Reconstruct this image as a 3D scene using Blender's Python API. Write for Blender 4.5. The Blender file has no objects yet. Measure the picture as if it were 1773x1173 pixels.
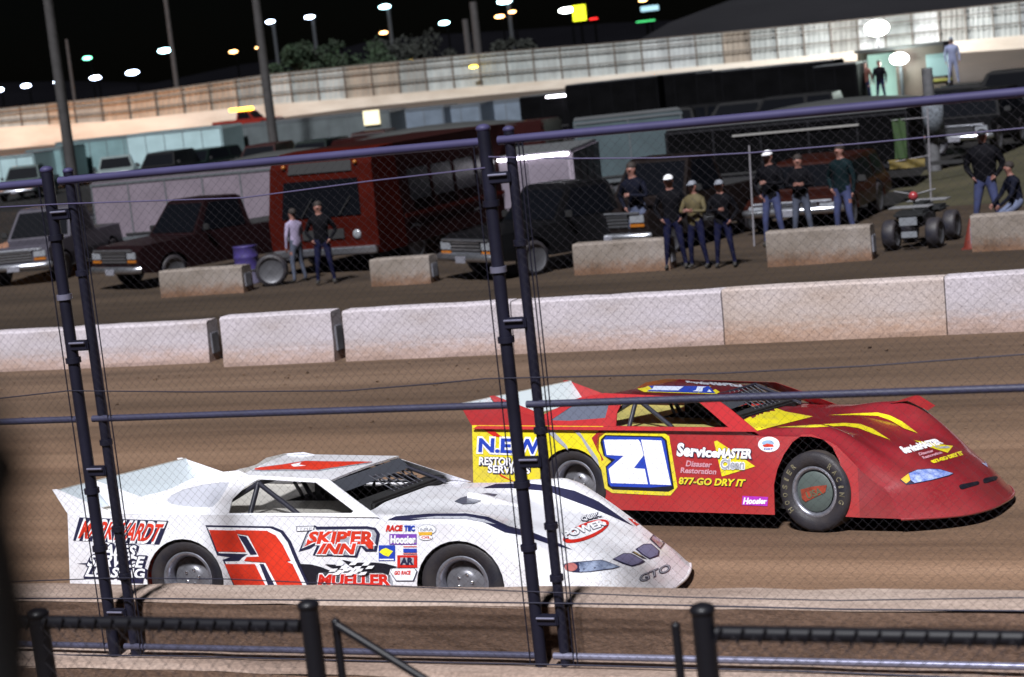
import bpy, bmesh, math, random
from math import radians, sin, cos, pi, sqrt, atan2
from mathutils import Vector, Matrix, Euler
from mathutils.bvhtree import BVHTree
from mathutils.geometry import tessellate_polygon
random.seed(7)
SC = bpy.context.scene
COL = SC.collection

# ---------------------------------------------------------------- camera
FPX, CX, CY, EYE = 3300.0, 886.5, 586.5, 4.25      # measured in a 1773 x 1173 frame
yaw, pit, rol = radians(23.2), radians(8.1), radians(6.2)
FW = Vector((-sin(yaw)*cos(pit), cos(yaw)*cos(pit), -sin(pit)))
R0 = Vector((cos(yaw), sin(yaw), 0)); U0 = R0.cross(FW)
RT = R0*cos(rol) - U0*sin(rol); UP = U0*cos(rol) + R0*sin(rol)
CAMP = Vector((0, 0, EYE))
cd = bpy.data.cameras.new('camera'); co = bpy.data.objects.new('camera', cd); COL.objects.link(co)
cd.sensor_width = 36; cd.lens = FPX/1773*36; cd.clip_start = .1; cd.clip_end = 3000
M = Matrix.Identity(4)
for i, a in enumerate((RT, UP, -FW)):
    for j in range(3): M[j][i] = a[j]
M.translation = CAMP; co.matrix_world = M
cd.dof.use_dof = True; cd.dof.focus_distance = 15.5; cd.dof.aperture_fstop = 2.2
SC.camera = co

# ---------------------------------------------------------------- night sky, stand floodlighting (the one sun), exposure
SUN_AZ, SUN_EL = radians(174), radians(52)        # light comes from the stands, behind the camera
W = bpy.data.worlds.new('World'); SC.world = W; W.use_nodes = True
wn = W.node_tree; bg = wn.nodes['Background']
sky = wn.nodes.new('ShaderNodeTexSky'); sky.sky_type = 'NISHITA'; sky.sun_disc = False
sky.sun_elevation = SUN_EL; sky.sun_rotation = SUN_AZ
wn.links.new(sky.outputs[0], bg.inputs[0]); bg.inputs[1].default_value = 0.0002
sl = bpy.data.lights.new('sun', 'SUN'); so = bpy.data.objects.new('sun', sl); COL.objects.link(so)
sl.energy = 4.2; sl.angle = radians(6); sl.color = (.96, .965, 1.0)
sd = Vector((sin(SUN_AZ)*cos(SUN_EL), cos(SUN_AZ)*cos(SUN_EL), sin(SUN_EL)))
so.rotation_euler = sd.to_track_quat('Z', 'Y').to_euler(); so.location = sd*60
VS = SC.view_settings; VS.view_transform = 'Standard'; VS.look = 'None'; VS.exposure = 0.7; VS.gamma = 1
SC.cycles.max_bounces = 5; SC.cycles.transparent_max_bounces = 12

# ---------------------------------------------------------------- pixel rays -> world points
def ray(u, v): return FW + RT*((u-CX)/FPX) - UP*((v-CY)/FPX)
def aty(u, v, y):
    d = ray(u, v); return CAMP + d*(y/d.y)
def atz(u, v, z=0.0):
    d = ray(u, v); return CAMP + d*((z-EYE)/d.z)
def atd(u, v, dist): return CAMP + ray(u, v)*dist

# ---------------------------------------------------------------- materials
MATS = {}
def mat(name, col, rough=.6, metal=0., var=0., vscale=6., bump=0., bscale=40., coat=0., emit=None, estr=0., alpha=1.,
        col2=None, stretch=None, spec=.5, obj=True, detail=6, dirt=None):
    if name in MATS: return MATS[name]
    m = bpy.data.materials.new(name); m.use_nodes = True; MATS[name] = m
    nt = m.node_tree; b = nt.nodes['Principled BSDF']
    b.inputs['Base Color'].default_value = (*col, 1); b.inputs['Roughness'].default_value = rough
    b.inputs['Metallic'].default_value = metal; b.inputs['Coat Weight'].default_value = coat
    b.inputs['Coat Roughness'].default_value = .12
    b.inputs['Specular IOR Level'].default_value = spec; b.inputs['Alpha'].default_value = alpha
    if emit:
        b.inputs['Emission Color'].default_value = (*emit, 1); b.inputs['Emission Strength'].default_value = estr
    if var or bump:
        tc = nt.nodes.new('ShaderNodeTexCoord'); mp = nt.nodes.new('ShaderNodeMapping')
        nt.links.new(tc.outputs['Object'], mp.inputs[0])
        if stretch: mp.inputs['Scale'].default_value = stretch
    if var:
        n = nt.nodes.new('ShaderNodeTexNoise'); n.inputs['Scale'].default_value = vscale; n.inputs['Detail'].default_value = detail
        n.inputs['Roughness'].default_value = .65
        nt.links.new(mp.outputs[0], n.inputs['Vector'])
        r = nt.nodes.new('ShaderNodeValToRGB'); r.color_ramp.elements[0].position = .36; r.color_ramp.elements[1].position = .66
        c2 = col2 or tuple(c*(1-var) for c in col)
        r.color_ramp.elements[0].color = (*c2, 1); r.color_ramp.elements[1].color = (*col, 1)
        nt.links.new(n.outputs['Fac'], r.inputs[0]); nt.links.new(r.outputs[0], b.inputs['Base Color'])
    if dirt:        # clay dust and splatter, thicker near the ground
        dc, amt = dirt; N = nt.nodes.new; L = nt.links.new; tq = N('ShaderNodeTexCoord')
        na = N('ShaderNodeTexNoise'); na.inputs['Scale'].default_value = 55; na.inputs['Detail'].default_value = 3; L(tq.outputs['Object'], na.inputs['Vector'])
        nb = N('ShaderNodeTexNoise'); nb.inputs['Scale'].default_value = 3.2; nb.inputs['Detail'].default_value = 7; L(tq.outputs['Object'], nb.inputs['Vector'])
        sx = N('ShaderNodeSeparateXYZ'); L(tq.outputs['Object'], sx.inputs[0])
        mz = N('ShaderNodeMapRange'); mz.inputs['From Min'].default_value = .12; mz.inputs['From Max'].default_value = .75; mz.inputs['To Min'].default_value = .16; mz.inputs['To Max'].default_value = 0; L(sx.outputs['Z'], mz.inputs['Value'])
        ad = N('ShaderNodeMath'); ad.operation = 'ADD'; L(na.outputs['Fac'], ad.inputs[0]); L(mz.outputs[0], ad.inputs[1])
        r1 = N('ShaderNodeValToRGB'); r1.color_ramp.elements[0].position = .64; r1.color_ramp.elements[1].position = .70; L(ad.outputs[0], r1.inputs[0])
        ad2 = N('ShaderNodeMath'); ad2.operation = 'ADD'; L(nb.outputs['Fac'], ad2.inputs[0]); L(mz.outputs[0], ad2.inputs[1])
        r2 = N('ShaderNodeValToRGB'); r2.color_ramp.elements[0].position = .5; r2.color_ramp.elements[1].position = .85; L(ad2.outputs[0], r2.inputs[0])
        mxx = N('ShaderNodeMath'); mxx.operation = 'MAXIMUM'; L(r1.outputs[0], mxx.inputs[0]); L(r2.outputs[0], mxx.inputs[1])
        ml = N('ShaderNodeMath'); ml.operation = 'MULTIPLY'; ml.inputs[1].default_value = amt; L(mxx.outputs[0], ml.inputs[0])
        mi_ = N('ShaderNodeMix'); mi_.data_type = 'RGBA'; L(ml.outputs[0], mi_.inputs['Factor'])
        if b.inputs['Base Color'].links: L(b.inputs['Base Color'].links[0].from_socket, mi_.inputs['A'])
        else: mi_.inputs['A'].default_value = (*col, 1)
        mi_.inputs['B'].default_value = (*dc, 1); L(mi_.outputs['Result'], b.inputs['Base Color'])
    if bump:
        n2 = nt.nodes.new('ShaderNodeTexNoise'); n2.inputs['Scale'].default_value = bscale; n2.inputs['Detail'].default_value = 5
        nt.links.new(mp.outputs[0], n2.inputs['Vector'])
        bp = nt.nodes.new('ShaderNodeBump'); bp.inputs['Strength'].default_value = bump; bp.inputs['Distance'].default_value = .05
        nt.links.new(n2.outputs['Fac'], bp.inputs['Height']); nt.links.new(bp.outputs[0], b.inputs['Normal'])
    return m

# ---------------------------------------------------------------- mesh bag
class MB:
    def __init__(s): s.v = []; s.f = []; s.m = []; s.mats = []; s.sm = []
    def mi(s, m):
        if m not in s.mats: s.mats.append(m)
        return s.mats.index(m)
    def add(s, vs, fs, m, smooth=False):
        o = len(s.v); k = s.mi(m); s.v += [tuple(p) for p in vs]
        for f in fs: s.f.append(tuple(i+o for i in f)); s.m.append(k); s.sm.append(smooth)
        return s
    def box(s, c, d, m, rot=None, taper=1.0, bev=0.0):
        hx, hy, hz = d[0]/2, d[1]/2, d[2]/2; c = Vector(c)
        if bev:
            bm = bmesh.new(); bmesh.ops.create_cube(bm, size=1)
            for v in bm.verts: v.co = Vector((v.co.x*d[0], v.co.y*d[1], v.co.z*d[2]))
            for v in bm.verts:
                if v.co.z > 0: v.co.x *= taper; v.co.y *= taper
            bmesh.ops.bevel(bm, geom=list(bm.edges), offset=bev, segments=2, affect='EDGES')
            vs = [v.co.copy() for v in bm.verts]; fs = [tuple(v.index for v in f.verts) for f in bm.faces]; bm.free()
        else:
            vs = [Vector((x*hx*(taper if z > 0 else 1), y*hy*(taper if z > 0 else 1), z*hz)) for z in (-1, 1) for y in (-1, 1) for x in (-1, 1)]
            fs = [(0, 2, 3, 1), (4, 5, 7, 6), (0, 1, 5, 4), (2, 6, 7, 3), (0, 4, 6, 2), (1, 3, 7, 5)]
        if rot: vs = [rot @ v for v in vs]
        return s.add([v+c for v in vs], fs, m)
    def tube(s, pts, r, m, n=8, r2=None, cap=True, smooth=True):
        pts = [Vector(p) for p in pts]; rings = []; L = len(pts)
        for i, p in enumerate(pts):
            t = (pts[min(i+1, L-1)] - pts[max(i-1, 0)]).normalized()
            a = Vector((0, 0, 1)) if abs(t.z) < .9 else Vector((1, 0, 0))
            x = t.cross(a).normalized(); y = t.cross(x)
            rr = r if r2 is None else r + (r2-r)*i/max(1, L-1)
            rings.append([p + x*(cos(2*pi*k/n)*rr) + y*(sin(2*pi*k/n)*rr) for k in range(n)])
        vs = [q for g in rings for q in g]
        fs = [(i*n+k, i*n+(k+1) % n, (i+1)*n+(k+1) % n, (i+1)*n+k) for i in range(L-1) for k in range(n)]
        s.add(vs, fs, m, smooth)
        if cap: s.add(vs[:n], [tuple(range(n))], m); s.add(vs[-n:], [tuple(reversed(range(n)))], m)
        return s
    def lathe(s, prof, m, n=32, c=(0, 0, 0), axis='y', smooth=True, mfun=None):
        # prof: list of (radius, offset along the axis)
        c = Vector(c); vs = []
        for r, o in prof:
            for k in range(n):
                a = 2*pi*k/n
                p = {'y': (r*cos(a), o, r*sin(a)), 'z': (r*cos(a), r*sin(a), o), 'x': (o, r*cos(a), r*sin(a))}[axis]
                vs.append(c+Vector(p))
        fs = [(i*n+k, i*n+(k+1) % n, (i+1)*n+(k+1) % n, (i+1)*n+k) for i in range(len(prof)-1) for k in range(n)]
        return s.add(vs, fs, m, smooth)
    def sphere(s, c, r, m, n=12, sc=(1, 1, 1)):
        prof = [(max(1e-4, r*sin(pi*i/n)), -r*cos(pi*i/n)) for i in range(n+1)]
        c = Vector(c); vs = []; k2 = n*2
        for rr, o in prof:
            for k in range(k2): vs.append(c+Vector((rr*cos(2*pi*k/k2)*sc[0], rr*sin(2*pi*k/k2)*sc[1], o*sc[2])))
        fs = [(i*k2+k, i*k2+(k+1) % k2, (i+1)*k2+(k+1) % k2, (i+1)*k2+k) for i in range(n) for k in range(k2)]
        return s.add(vs, fs, m, True)
    def poly(s, outer, holes, fn, m, th=None):
        """flat outline (2D) with holes; fn maps (a,b) to a point; th: offset vector for thickness"""
        loops = [outer]+list(holes); flat = [p for l in loops for p in l]
        tris = tessellate_polygon([[Vector((p[0], p[1], 0)) for p in l] for l in loops])
        P = [Vector(fn(*p)) for p in flat]
        if th is None: return s.add(P, tris, m)
        th = Vector(th); n = len(P); Q = [p+th for p in P]
        s.add(P+Q, [tuple(t) for t in tris]+[tuple(i+n for i in reversed(t)) for t in tris], m)
        o = 0
        for l in loops:
            k = len(l); vs = P[o:o+k]+Q[o:o+k]
            s.add(vs, [(i, (i+1) % k, (i+1) % k+k, i+k) for i in range(k)], m); o += k
        return s
    def loft(s, rings, m, closed=True, smooth=True, caps=False):
        n = len(rings[0]); vs = [q for g in rings for q in g]
        e = n if closed else n-1
        fs = [(i*n+k, i*n+(k+1) % n, (i+1)*n+(k+1) % n, (i+1)*n+k) for i in range(len(rings)-1) for k in range(e)]
        s.add(vs, fs, m, smooth)
        if caps: s.add(rings[0], [tuple(range(n))], m); s.add(rings[-1], [tuple(range(n))], m)
        return s
    def build(s, name, parent=None, loc=None, rot=None, **tagkw):
        me = bpy.data.meshes.new(name); me.from_pydata(s.v, [], s.f); me.validate()
        for m in s.mats: me.materials.append(m)
        if len(me.polygons) == len(s.f):
            me.polygons.foreach_set('material_index', s.m); me.polygons.foreach_set('use_smooth', s.sm)
        bm = bmesh.new(); bm.from_mesh(me); bmesh.ops.recalc_face_normals(bm, faces=bm.faces); bm.to_mesh(me); bm.free()
        o = bpy.data.objects.new(name, me); COL.objects.link(o)
        if parent: o.parent = parent
        if loc is not None: o.location = loc
        if rot is not None: o.rotation_euler = rot
        tag(o, **tagkw)
        return o
def tag(o, label=None, cat=None, group=None, kind=None):
    if label: o['label'] = label
    if cat: o['category'] = cat
    if group: o['group'] = group
    if kind: o['kind'] = kind
    return o
def empty(name, loc=(0, 0, 0), rotz=0, label=None, cat=None, group=None):
    o = bpy.data.objects.new(name, None); COL.objects.link(o); o.location = loc; o.rotation_euler = (0, 0, rotz)
    return tag(o, label, cat, group)
def copy_tree(o, parent=None):
    c = o.copy(); COL.objects.link(c); c.parent = parent
    for ch in list(o.children): copy_tree(ch, c)
    return c
def interp(x, tab):
    if x <= tab[0][0]: return tab[0][1]
    for (a, b), (c, d) in zip(tab, tab[1:]):
        if x <= c:
            t = (x-a)/(c-a); return b+(d-b)*t
    return tab[-1][1]
def smooth(a, b, x):
    t = min(1, max(0, (x-a)/(b-a))); return t*t*(3-2*t)

# ---------------------------------------------------------------- text outlines as triangles in the unit box
_tc = {}
def text_tris(txt, off=0.0, box=None):
    k = (txt, off)
    if k not in _tc:
        c = bpy.data.curves.new('txt', 'FONT'); c.body = txt; c.size = 1; c.offset = off; c.resolution_u = 3
        o = bpy.data.objects.new('txt', c); COL.objects.link(o)
        me = bpy.data.meshes.new_from_object(o.evaluated_get(bpy.context.evaluated_depsgraph_get()))
        vs = [(v.co.x, v.co.y) for v in me.vertices]; me.calc_loop_triangles()
        ts = [tuple(t.vertices) for t in me.loop_triangles]
        bpy.data.objects.remove(o); bpy.data.curves.remove(c); bpy.data.meshes.remove(me)
        _tc[k] = (vs, ts)
    return _tc[k]
def text_box(txt, off):
    vs, ts = text_tris(txt, .02)
    x0 = min(v[0] for v in vs); x1 = max(v[0] for v in vs); y0 = min(v[1] for v in vs); y1 = max(v[1] for v in vs)
    vs, ts = text_tris(txt, off)
    return [((a-x0)/(x1-x0), (b-y0)/(y1-y0)) for a, b in vs], ts
# ================================================================ ground, track, walls
def ground_mat(name, cols, sc, stretch, rough=.9, bump=.3, bsc=9, grad=None, streak=None):
    m = bpy.data.materials.new(name); m.use_nodes = True; nt = m.node_tree; b = nt.nodes['Principled BSDF']
    N = nt.nodes.new; L = nt.links.new
    tc = N('ShaderNodeTexCoord'); mp = N('ShaderNodeMapping'); mp.inputs['Scale'].default_value = stretch; L(tc.outputs['Object'], mp.inputs[0])
    n = N('ShaderNodeTexNoise'); n.inputs['Scale'].default_value = sc; n.inputs['Detail'].default_value = 9; n.inputs['Roughness'].default_value = .6; L(mp.outputs[0], n.inputs['Vector'])
    r = N('ShaderNodeValToRGB'); e = r.color_ramp.elements; e[0].position = .30; e[1].position = .72
    e[0].color = (*cols[0], 1); e[1].color = (*cols[-1], 1)
    for i, c in enumerate(cols[1:-1]): k = e.new(.30+.42*(i+1)/(len(cols)-1)); k.color = (*c, 1)
    L(n.outputs['Fac'], r.inputs[0])
    n2 = N('ShaderNodeTexNoise'); n2.inputs['Scale'].default_value = 38; n2.inputs['Detail'].default_value = 4; L(tc.outputs['Object'], n2.inputs['Vector'])
    mx = N('ShaderNodeMix'); mx.data_type = 'RGBA'; mx.blend_type = 'OVERLAY'; mx.inputs['Factor'].default_value = .55
    L(r.outputs[0], mx.inputs['A']); L(n2.outputs['Fac'], mx.inputs['B']); res = mx.outputs['Result']
    if streak:      # long grooves and drag marks left along the driving line
        for sx, sc2, lo, hi, ca in streak:
            mq = N('ShaderNodeMapping'); mq.inputs['Scale'].default_value = (sx, 1, 1); L(tc.outputs['Object'], mq.inputs[0])
            nq = N('ShaderNodeTexNoise'); nq.inputs['Scale'].default_value = sc2; nq.inputs['Detail'].default_value = 5; nq.inputs['Distortion'].default_value = .4; L(mq.outputs[0], nq.inputs['Vector'])
            rq = N('ShaderNodeValToRGB'); rq.color_ramp.elements[0].position = lo; rq.color_ramp.elements[1].position = hi; rq.color_ramp.elements[0].color = (*ca, 1); rq.color_ramp.elements[1].color = (1, 1, 1, 1); L(nq.outputs['Fac'], rq.inputs[0])
            m4 = N('ShaderNodeMix'); m4.data_type = 'RGBA'; m4.blend_type = 'MULTIPLY'; m4.inputs['Factor'].default_value = 1; L(res, m4.inputs['A']); L(rq.outputs[0], m4.inputs['B']); res = m4.outputs['Result']
    if grad:        # (axis, from, to, colour at 'from', colour at 'to'): ragged blend; base stains on concrete, painted light falloff on the track
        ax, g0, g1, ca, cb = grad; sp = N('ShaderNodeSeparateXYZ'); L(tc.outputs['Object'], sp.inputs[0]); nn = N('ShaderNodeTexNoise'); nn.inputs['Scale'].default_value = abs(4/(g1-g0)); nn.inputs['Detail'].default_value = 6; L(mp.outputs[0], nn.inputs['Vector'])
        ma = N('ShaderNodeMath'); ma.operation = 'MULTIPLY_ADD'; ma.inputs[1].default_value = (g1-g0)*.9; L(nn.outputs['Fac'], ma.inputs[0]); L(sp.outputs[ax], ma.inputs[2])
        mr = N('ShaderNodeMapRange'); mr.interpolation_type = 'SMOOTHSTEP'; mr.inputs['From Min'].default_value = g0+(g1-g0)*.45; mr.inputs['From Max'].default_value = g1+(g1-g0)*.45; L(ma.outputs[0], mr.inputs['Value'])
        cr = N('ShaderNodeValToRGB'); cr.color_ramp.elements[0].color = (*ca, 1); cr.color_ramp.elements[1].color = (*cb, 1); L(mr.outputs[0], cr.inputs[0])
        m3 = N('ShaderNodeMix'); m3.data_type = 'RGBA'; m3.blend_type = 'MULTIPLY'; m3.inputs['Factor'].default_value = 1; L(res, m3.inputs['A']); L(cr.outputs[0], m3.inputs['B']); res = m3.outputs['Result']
    L(res, b.inputs['Base Color'])
    n3 = N('ShaderNodeTexNoise'); n3.inputs['Scale'].default_value = bsc; n3.inputs['Detail'].default_value = 8; n3.inputs['Roughness'].default_value = .7
    mp2 = N('ShaderNodeMapping'); mp2.inputs['Scale'].default_value = (stretch[0]*1.5, 1, 1); L(tc.outputs['Object'], mp2.inputs[0]); L(mp2.outputs[0], n3.inputs['Vector'])
    bp = N('ShaderNodeBump'); bp.inputs['Strength'].default_value = bump; bp.inputs['Distance'].default_value = .08; L(n3.outputs['Fac'], bp.inputs['Height']); L(bp.outputs[0], b.inputs['Normal'])
    b.inputs['Roughness'].default_value = rough; b.inputs['Specular IOR Level'].default_value = .25
    return m
TRK = ground_mat('track_clay', [(.135, .083, .054), (.208, .130, .085), (.270, .169, .112), (.34, .22, .15)], .55, (.12, 1, 1), .85, .4, grad=('Y', 11, 25, (1.1, 1.08, 1.05), (.50, .51, .51)), streak=[(.03, 1.6, .38, .56, (.80, .78, .77)), (.015, 5.5, .36, .52, (.88, .87, .86)), (.2, .5, .35, .6, (.80, .80, .80))])  # Y gradient paints the floodlight falloff across the track into the clay colour
INF = ground_mat('infield_dirt', [(.028, .0185, .012), (.043, .029, .019), (.060, .041, .027)], .5, (.3, 1, 1), streak=[(.05, 1.2, .38, .56, (.7, .7, .7))])
GRS = ground_mat('infield_grass', [(.022, .022, .012), (.042, .038, .021), (.062, .052, .030)], .35, (.6, 1, 1), .95, .5)
LOT = ground_mat('dark_lot', [(.003, .003, .0035), (.006, .0055, .0055), (.010, .009, .008)], .2, (.6, 1, 1), .95, .5)
TZ = [(10.9, .25), (12.4, .172), (15.8, .0), (17.5, -.085), (22, -.06), (25.7, .0), (26.4, .02), (60, .02)]
def tz(y): return interp(y, TZ)
m = MB(); ys = [10.9+.35*i for i in range(46)]; xs = [-60+2.0*i for i in range(61)]
rnd = random.Random(3)
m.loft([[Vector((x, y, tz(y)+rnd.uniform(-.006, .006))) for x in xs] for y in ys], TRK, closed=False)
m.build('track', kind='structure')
m = MB(); ysb = [26.2, 28, 32, 36, 40, 44]
m.loft([[Vector((x, y, .012+rnd.uniform(-.02, .02) if y > 27 else -.05)) for x in xs] for y in ysb], INF, closed=False)
m.build('infield_dirt', kind='structure')
m = MB(); m.loft([[Vector((x, y, z)) for x in (-900, -60, 60, 900)] for y, z in ((43.5, -.02), (150, -.02), (1500, -.02))], LOT, closed=False)
m.build('ground', kind='structure')
# grassy rise at the right of the infield
m = MB(); gx = [-10.5+i*1.0 for i in range(26)]; gy = [39.5+i*2.3 for i in range(10)]
m.loft([[Vector((x, y, -.04+.75*smooth(41, 56, y)*smooth(-10.5, -4, x)+rnd.uniform(-.02, .02))) for x in gx] for y in gy], GRS, closed=False)
m.build('grass_rise', kind='structure')
# near side: stand apron below the wall
m = MB(); CONC2 = ground_mat('dirty_footing', [(.06, .042, .032), (.12, .085, .065), (.20, .145, .115)], 1.2, (.25, 1, 1), .9, .3)
m.loft([[Vector((x, y, z)) for x in (-30, 0, 30)] for y, z in ((10.30, .30), (9.6, .27), (4, .25), (-6, .25))], CONC2, closed=False)
m.build('apron', kind='structure')
# clods of clay thrown along the inner barrier and the track edge
m = MB()
for i in range(190):
    x = rnd.uniform(-24, -1); y = rnd.choice([rnd.gauss(25.2, .35), rnd.uniform(17, 25)]) if i < 150 else rnd.uniform(11.3, 25)
    s = rnd.uniform(.008, .032)
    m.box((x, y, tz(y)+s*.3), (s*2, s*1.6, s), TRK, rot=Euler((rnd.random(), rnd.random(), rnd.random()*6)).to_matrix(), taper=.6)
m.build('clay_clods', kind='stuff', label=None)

# ---- near retaining wall (top, face, footing step)
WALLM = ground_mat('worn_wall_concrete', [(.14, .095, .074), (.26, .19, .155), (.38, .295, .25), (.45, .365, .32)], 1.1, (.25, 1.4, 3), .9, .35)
wr = empty('retaining_wall', (-5, 10.9, .2)); tag(wr, 'clay-stained concrete wall along the near edge of the track, under the catch fence', 'wall')
def strip(prof, name, mm, x0=-18, x1=8, par=wr, jit=.008, step=.35):
    m = MB(); n = int((x1-x0)/step); off = Vector(par.location)
    rr = random.Random(11)
    m.loft([[Vector((x0+i*step, y+rr.uniform(-jit, jit), z+rr.uniform(-jit, jit)))-off for y, z in prof] for i in range(n+1)], mm, closed=False, smooth=False)
    return m.build(name, par)
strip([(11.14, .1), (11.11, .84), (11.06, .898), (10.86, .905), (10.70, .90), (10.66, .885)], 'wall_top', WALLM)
FACEM = ground_mat('brown_wall_face', [(.055, .032, .022), (.12, .074, .052), (.20, .125, .09)], .8, (.35, 1, 1.5), .95, .5, 14)  # darker brown than the wall top, used on wall and footing faces
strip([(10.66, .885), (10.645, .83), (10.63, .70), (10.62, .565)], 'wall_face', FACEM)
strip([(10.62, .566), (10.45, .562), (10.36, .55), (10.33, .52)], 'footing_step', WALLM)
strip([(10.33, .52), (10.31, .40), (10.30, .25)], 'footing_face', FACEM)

# ---- inner barrier of separate concrete sections
BARM = ground_mat('whitewashed_concrete', [(.30, .24, .22), (.40, .36, .38), (.45, .41, .45), (.50, .47, .53)], .7, (.6, 1, 1.6), .8, .25, grad=('Z', .05, .42, (.80, .64, .52), (1, 1, 1)))
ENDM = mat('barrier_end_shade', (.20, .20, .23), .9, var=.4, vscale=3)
def barrier(xa, xb, yb, h, label, group, name='concrete_barrier', zb=0., tb=.22, tt=.17, lift=0, ang=0.0, mm=BARM):
    r = empty(name, ((xa+xb)/2, yb, zb), ang); tag(r, label, 'barrier', group)
    L = xb-xa; m = MB(); rr = random.Random(int(xa*100) % 997)
    prof = [(-tb, -.05), (-tb, .07), (-tt-.02, .26*h/.75), (-tt, h-.03), (-tt+.03, h), (tt-.03, h), (tt, h-.03), (tt+.02, .26*h/.75), (tb, .07), (tb, -.05)]
    n = max(4, int(L/.35)); rings = []
    for i in range(n+1):
        x = -L/2+L*i/n; rings.append([Vector((x, y+rr.uniform(-.006, .006), z+lift+rr.uniform(-.007, .007))) for y, z in prof])
    m.loft(rings, mm, closed=False, smooth=False, caps=True)
    m.build('barrier_body', r)
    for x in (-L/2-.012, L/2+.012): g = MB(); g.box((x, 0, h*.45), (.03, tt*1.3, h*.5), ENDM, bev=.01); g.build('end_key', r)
    return r
def bx_(u, v): return atz(u, v, 0)
BG = 'whitewashed barrier sections along the inside of the track'
secs = [(-140, 372, 'whitewashed barrier section with a lower top, at the left end of the inner wall', .69),
        (396, 588, 'short whitewashed barrier section between the two dark gaps, left of the middle fence post', .80),
        (608, 898, 'whitewashed barrier section passing directly behind the middle fence post', .79),
        (900, 1262, 'whitewashed barrier section between the middle fence post and the browner section', .78),
        (1264, 1646, 'browner whitewashed barrier section with clods at its foot, above the red car', .79),
        (1648, 1990, 'whitewashed barrier section at the right end of the inner wall', .80)]
BAR2 = ground_mat('whitewashed_concrete_tan', [(.28, .20, .16), (.38, .31, .28), (.42, .36, .35), (.45, .41, .42)], .7, (.6, 1, 1.6), .8, .25, grad=('Z', .05, .42, (.80, .64, .52), (1, 1, 1)))
for k, (ua, ub, lb, h) in enumerate(secs):
    y = 26.1 if k else 26.55
    xa = aty(ua, 600, y).x; xb = aty(ub, 600, y).x
    barrier(xa, xb, y, h, lb, BG, mm=BAR2 if k == 4 else BARM)
# dark pipe ends at barrier foot
# ---- blocks across the infield edge
BLKM = ground_mat('bare_block_concrete', [(.13, .105, .085), (.20, .17, .15), (.26, .23, .215)], 1.3, (1, 1, 1), .9, .3, grad=('Z', .0, .35, (.75, .5, .36), (1, 1, 1)))
for ua, ub, vb, h, lb in ((296, 408, 511, .58, 'dingy tan concrete block in front of the dark pickup bed'), (654, 738, 494, .57, 'short grey concrete block between the orange bus and the dark wrecker'),
                          (1008, 1150, 471, .60, 'pale concrete block with a man in light jeans standing over it'), (1340, 1502, 456, .64, 'pale concrete block below the three standing men'),
                          (1690, 1850, 432, .66, 'pale concrete block at the right edge in front of the big dark jacket')):
    a = atz(ua, vb, .02); b = atz(ub, vb, .02)
    barrier(a.x, b.x, (a.y+b.y)/2+.2, h, lb, 'concrete blocks along the infield edge', zb=.02, tb=.22, tt=.20, mm=BLKM)

# ---------------------------------------------------------------- catch fence in front of the wall
PIPE = mat('dark_pipe', (.012, .012, .026), .5, metal=.1, coat=.04, var=.4, vscale=4, spec=.3)
PIPEV = mat('violet_pipe', (.052, .047, .115), .6, metal=.1, coat=.03, spec=.25, var=.2, vscale=3)
PIPEL = mat('bare_pipe', (.30, .30, .42), .32, metal=.55, var=.25, vscale=3)
WIRE = mat('mesh_wire', (.045, .042, .050), .7, spec=.15)
PIPEM = mat('slate_pipe', (.035, .035, .075), .55, coat=.03, var=.3, vscale=3)
FY = 10.5
fr = empty('catch_fence', (-4.6, FY, .56)); tag(fr, 'tall chain link catch fence with dark paired posts, in front of both race cars', 'fence')
fo = Vector(fr.location)
def fp(u, v, dy=0.): return aty(u, v, FY+dy)-fo
def pipe(name, pts, r, mm, n=12, par=fr):
    m = MB(); m.tube(pts, r, mm, n); return m.build(name, par)
ztop, zmid, zlow = 3.82, 2.215, .625
XA, XB = -7.70, -4.54
def zx(x, y, z): return Vector((x, y, z))-fo
for k, (xa, xb) in enumerate(((-16, XA-.03), (XA+.09, XB-.03), (XB+.09, 2.5))):
    pipe('top_rail', [zx(xa, FY, ztop), zx(xb, FY, ztop)], .027, PIPEV)
    pipe('middle_rail', [zx(xa, FY, zmid), zx(xb, FY, zmid)], .023, PIPEM)
    pipe('bottom_rail', [zx(xa, FY, zlow), zx(xb, FY, zlow)], .022, PIPEL if k == 2 else mat('dull_pipe', (.10, .10, .16), .35, metal=.4, var=.3))
for X in (XA, XB):
    for j, (dx, r, yy, zt) in enumerate(((0, .040, FY, 3.90), (.155, .032, FY+.02, 3.88))):
        m = MB(); m.tube([zx(X+dx, yy, .50), zx(X+dx, yy, zt)], r, PIPE, 14)
        m.sphere(zx(X+dx, yy, zt), r*1.15, PIPEV, 8, sc=(1, 1, .6)); m.build('post', fr)
        for zc in ([3.45, 3.05, 2.62, 1.72, 1.32] if j == 0 else [3.2, 2.05, 1.45, 1.12]):
            m = MB(); m.tube([zx(X+dx, yy, zc-.018), zx(X+dx, yy, zc+.018)], r+.012, PIPEL if zc == 3.05 else PIPE, 14); m.build('post_band', fr)
    for zc in (3.60, 2.72, 1.86, .86):
        m = MB(); m.box(zx(X+.078, FY-.012, zc), (.15, .05, .07), PIPE, bev=.008); m.tube([zx(X+.02, FY-.05, zc+.02), zx(X+.14, FY-.05, zc+.02)], .008, PIPEL, 6); m.build('post_bracket', fr)
    for dx in (-.065, .225, .25): m = MB(); m.tube([zx(X+dx, FY-.02, .58), zx(X+dx, FY-.02, 3.8)], .0045, PIPE, 5); m.build('tension_bar', fr)
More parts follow.
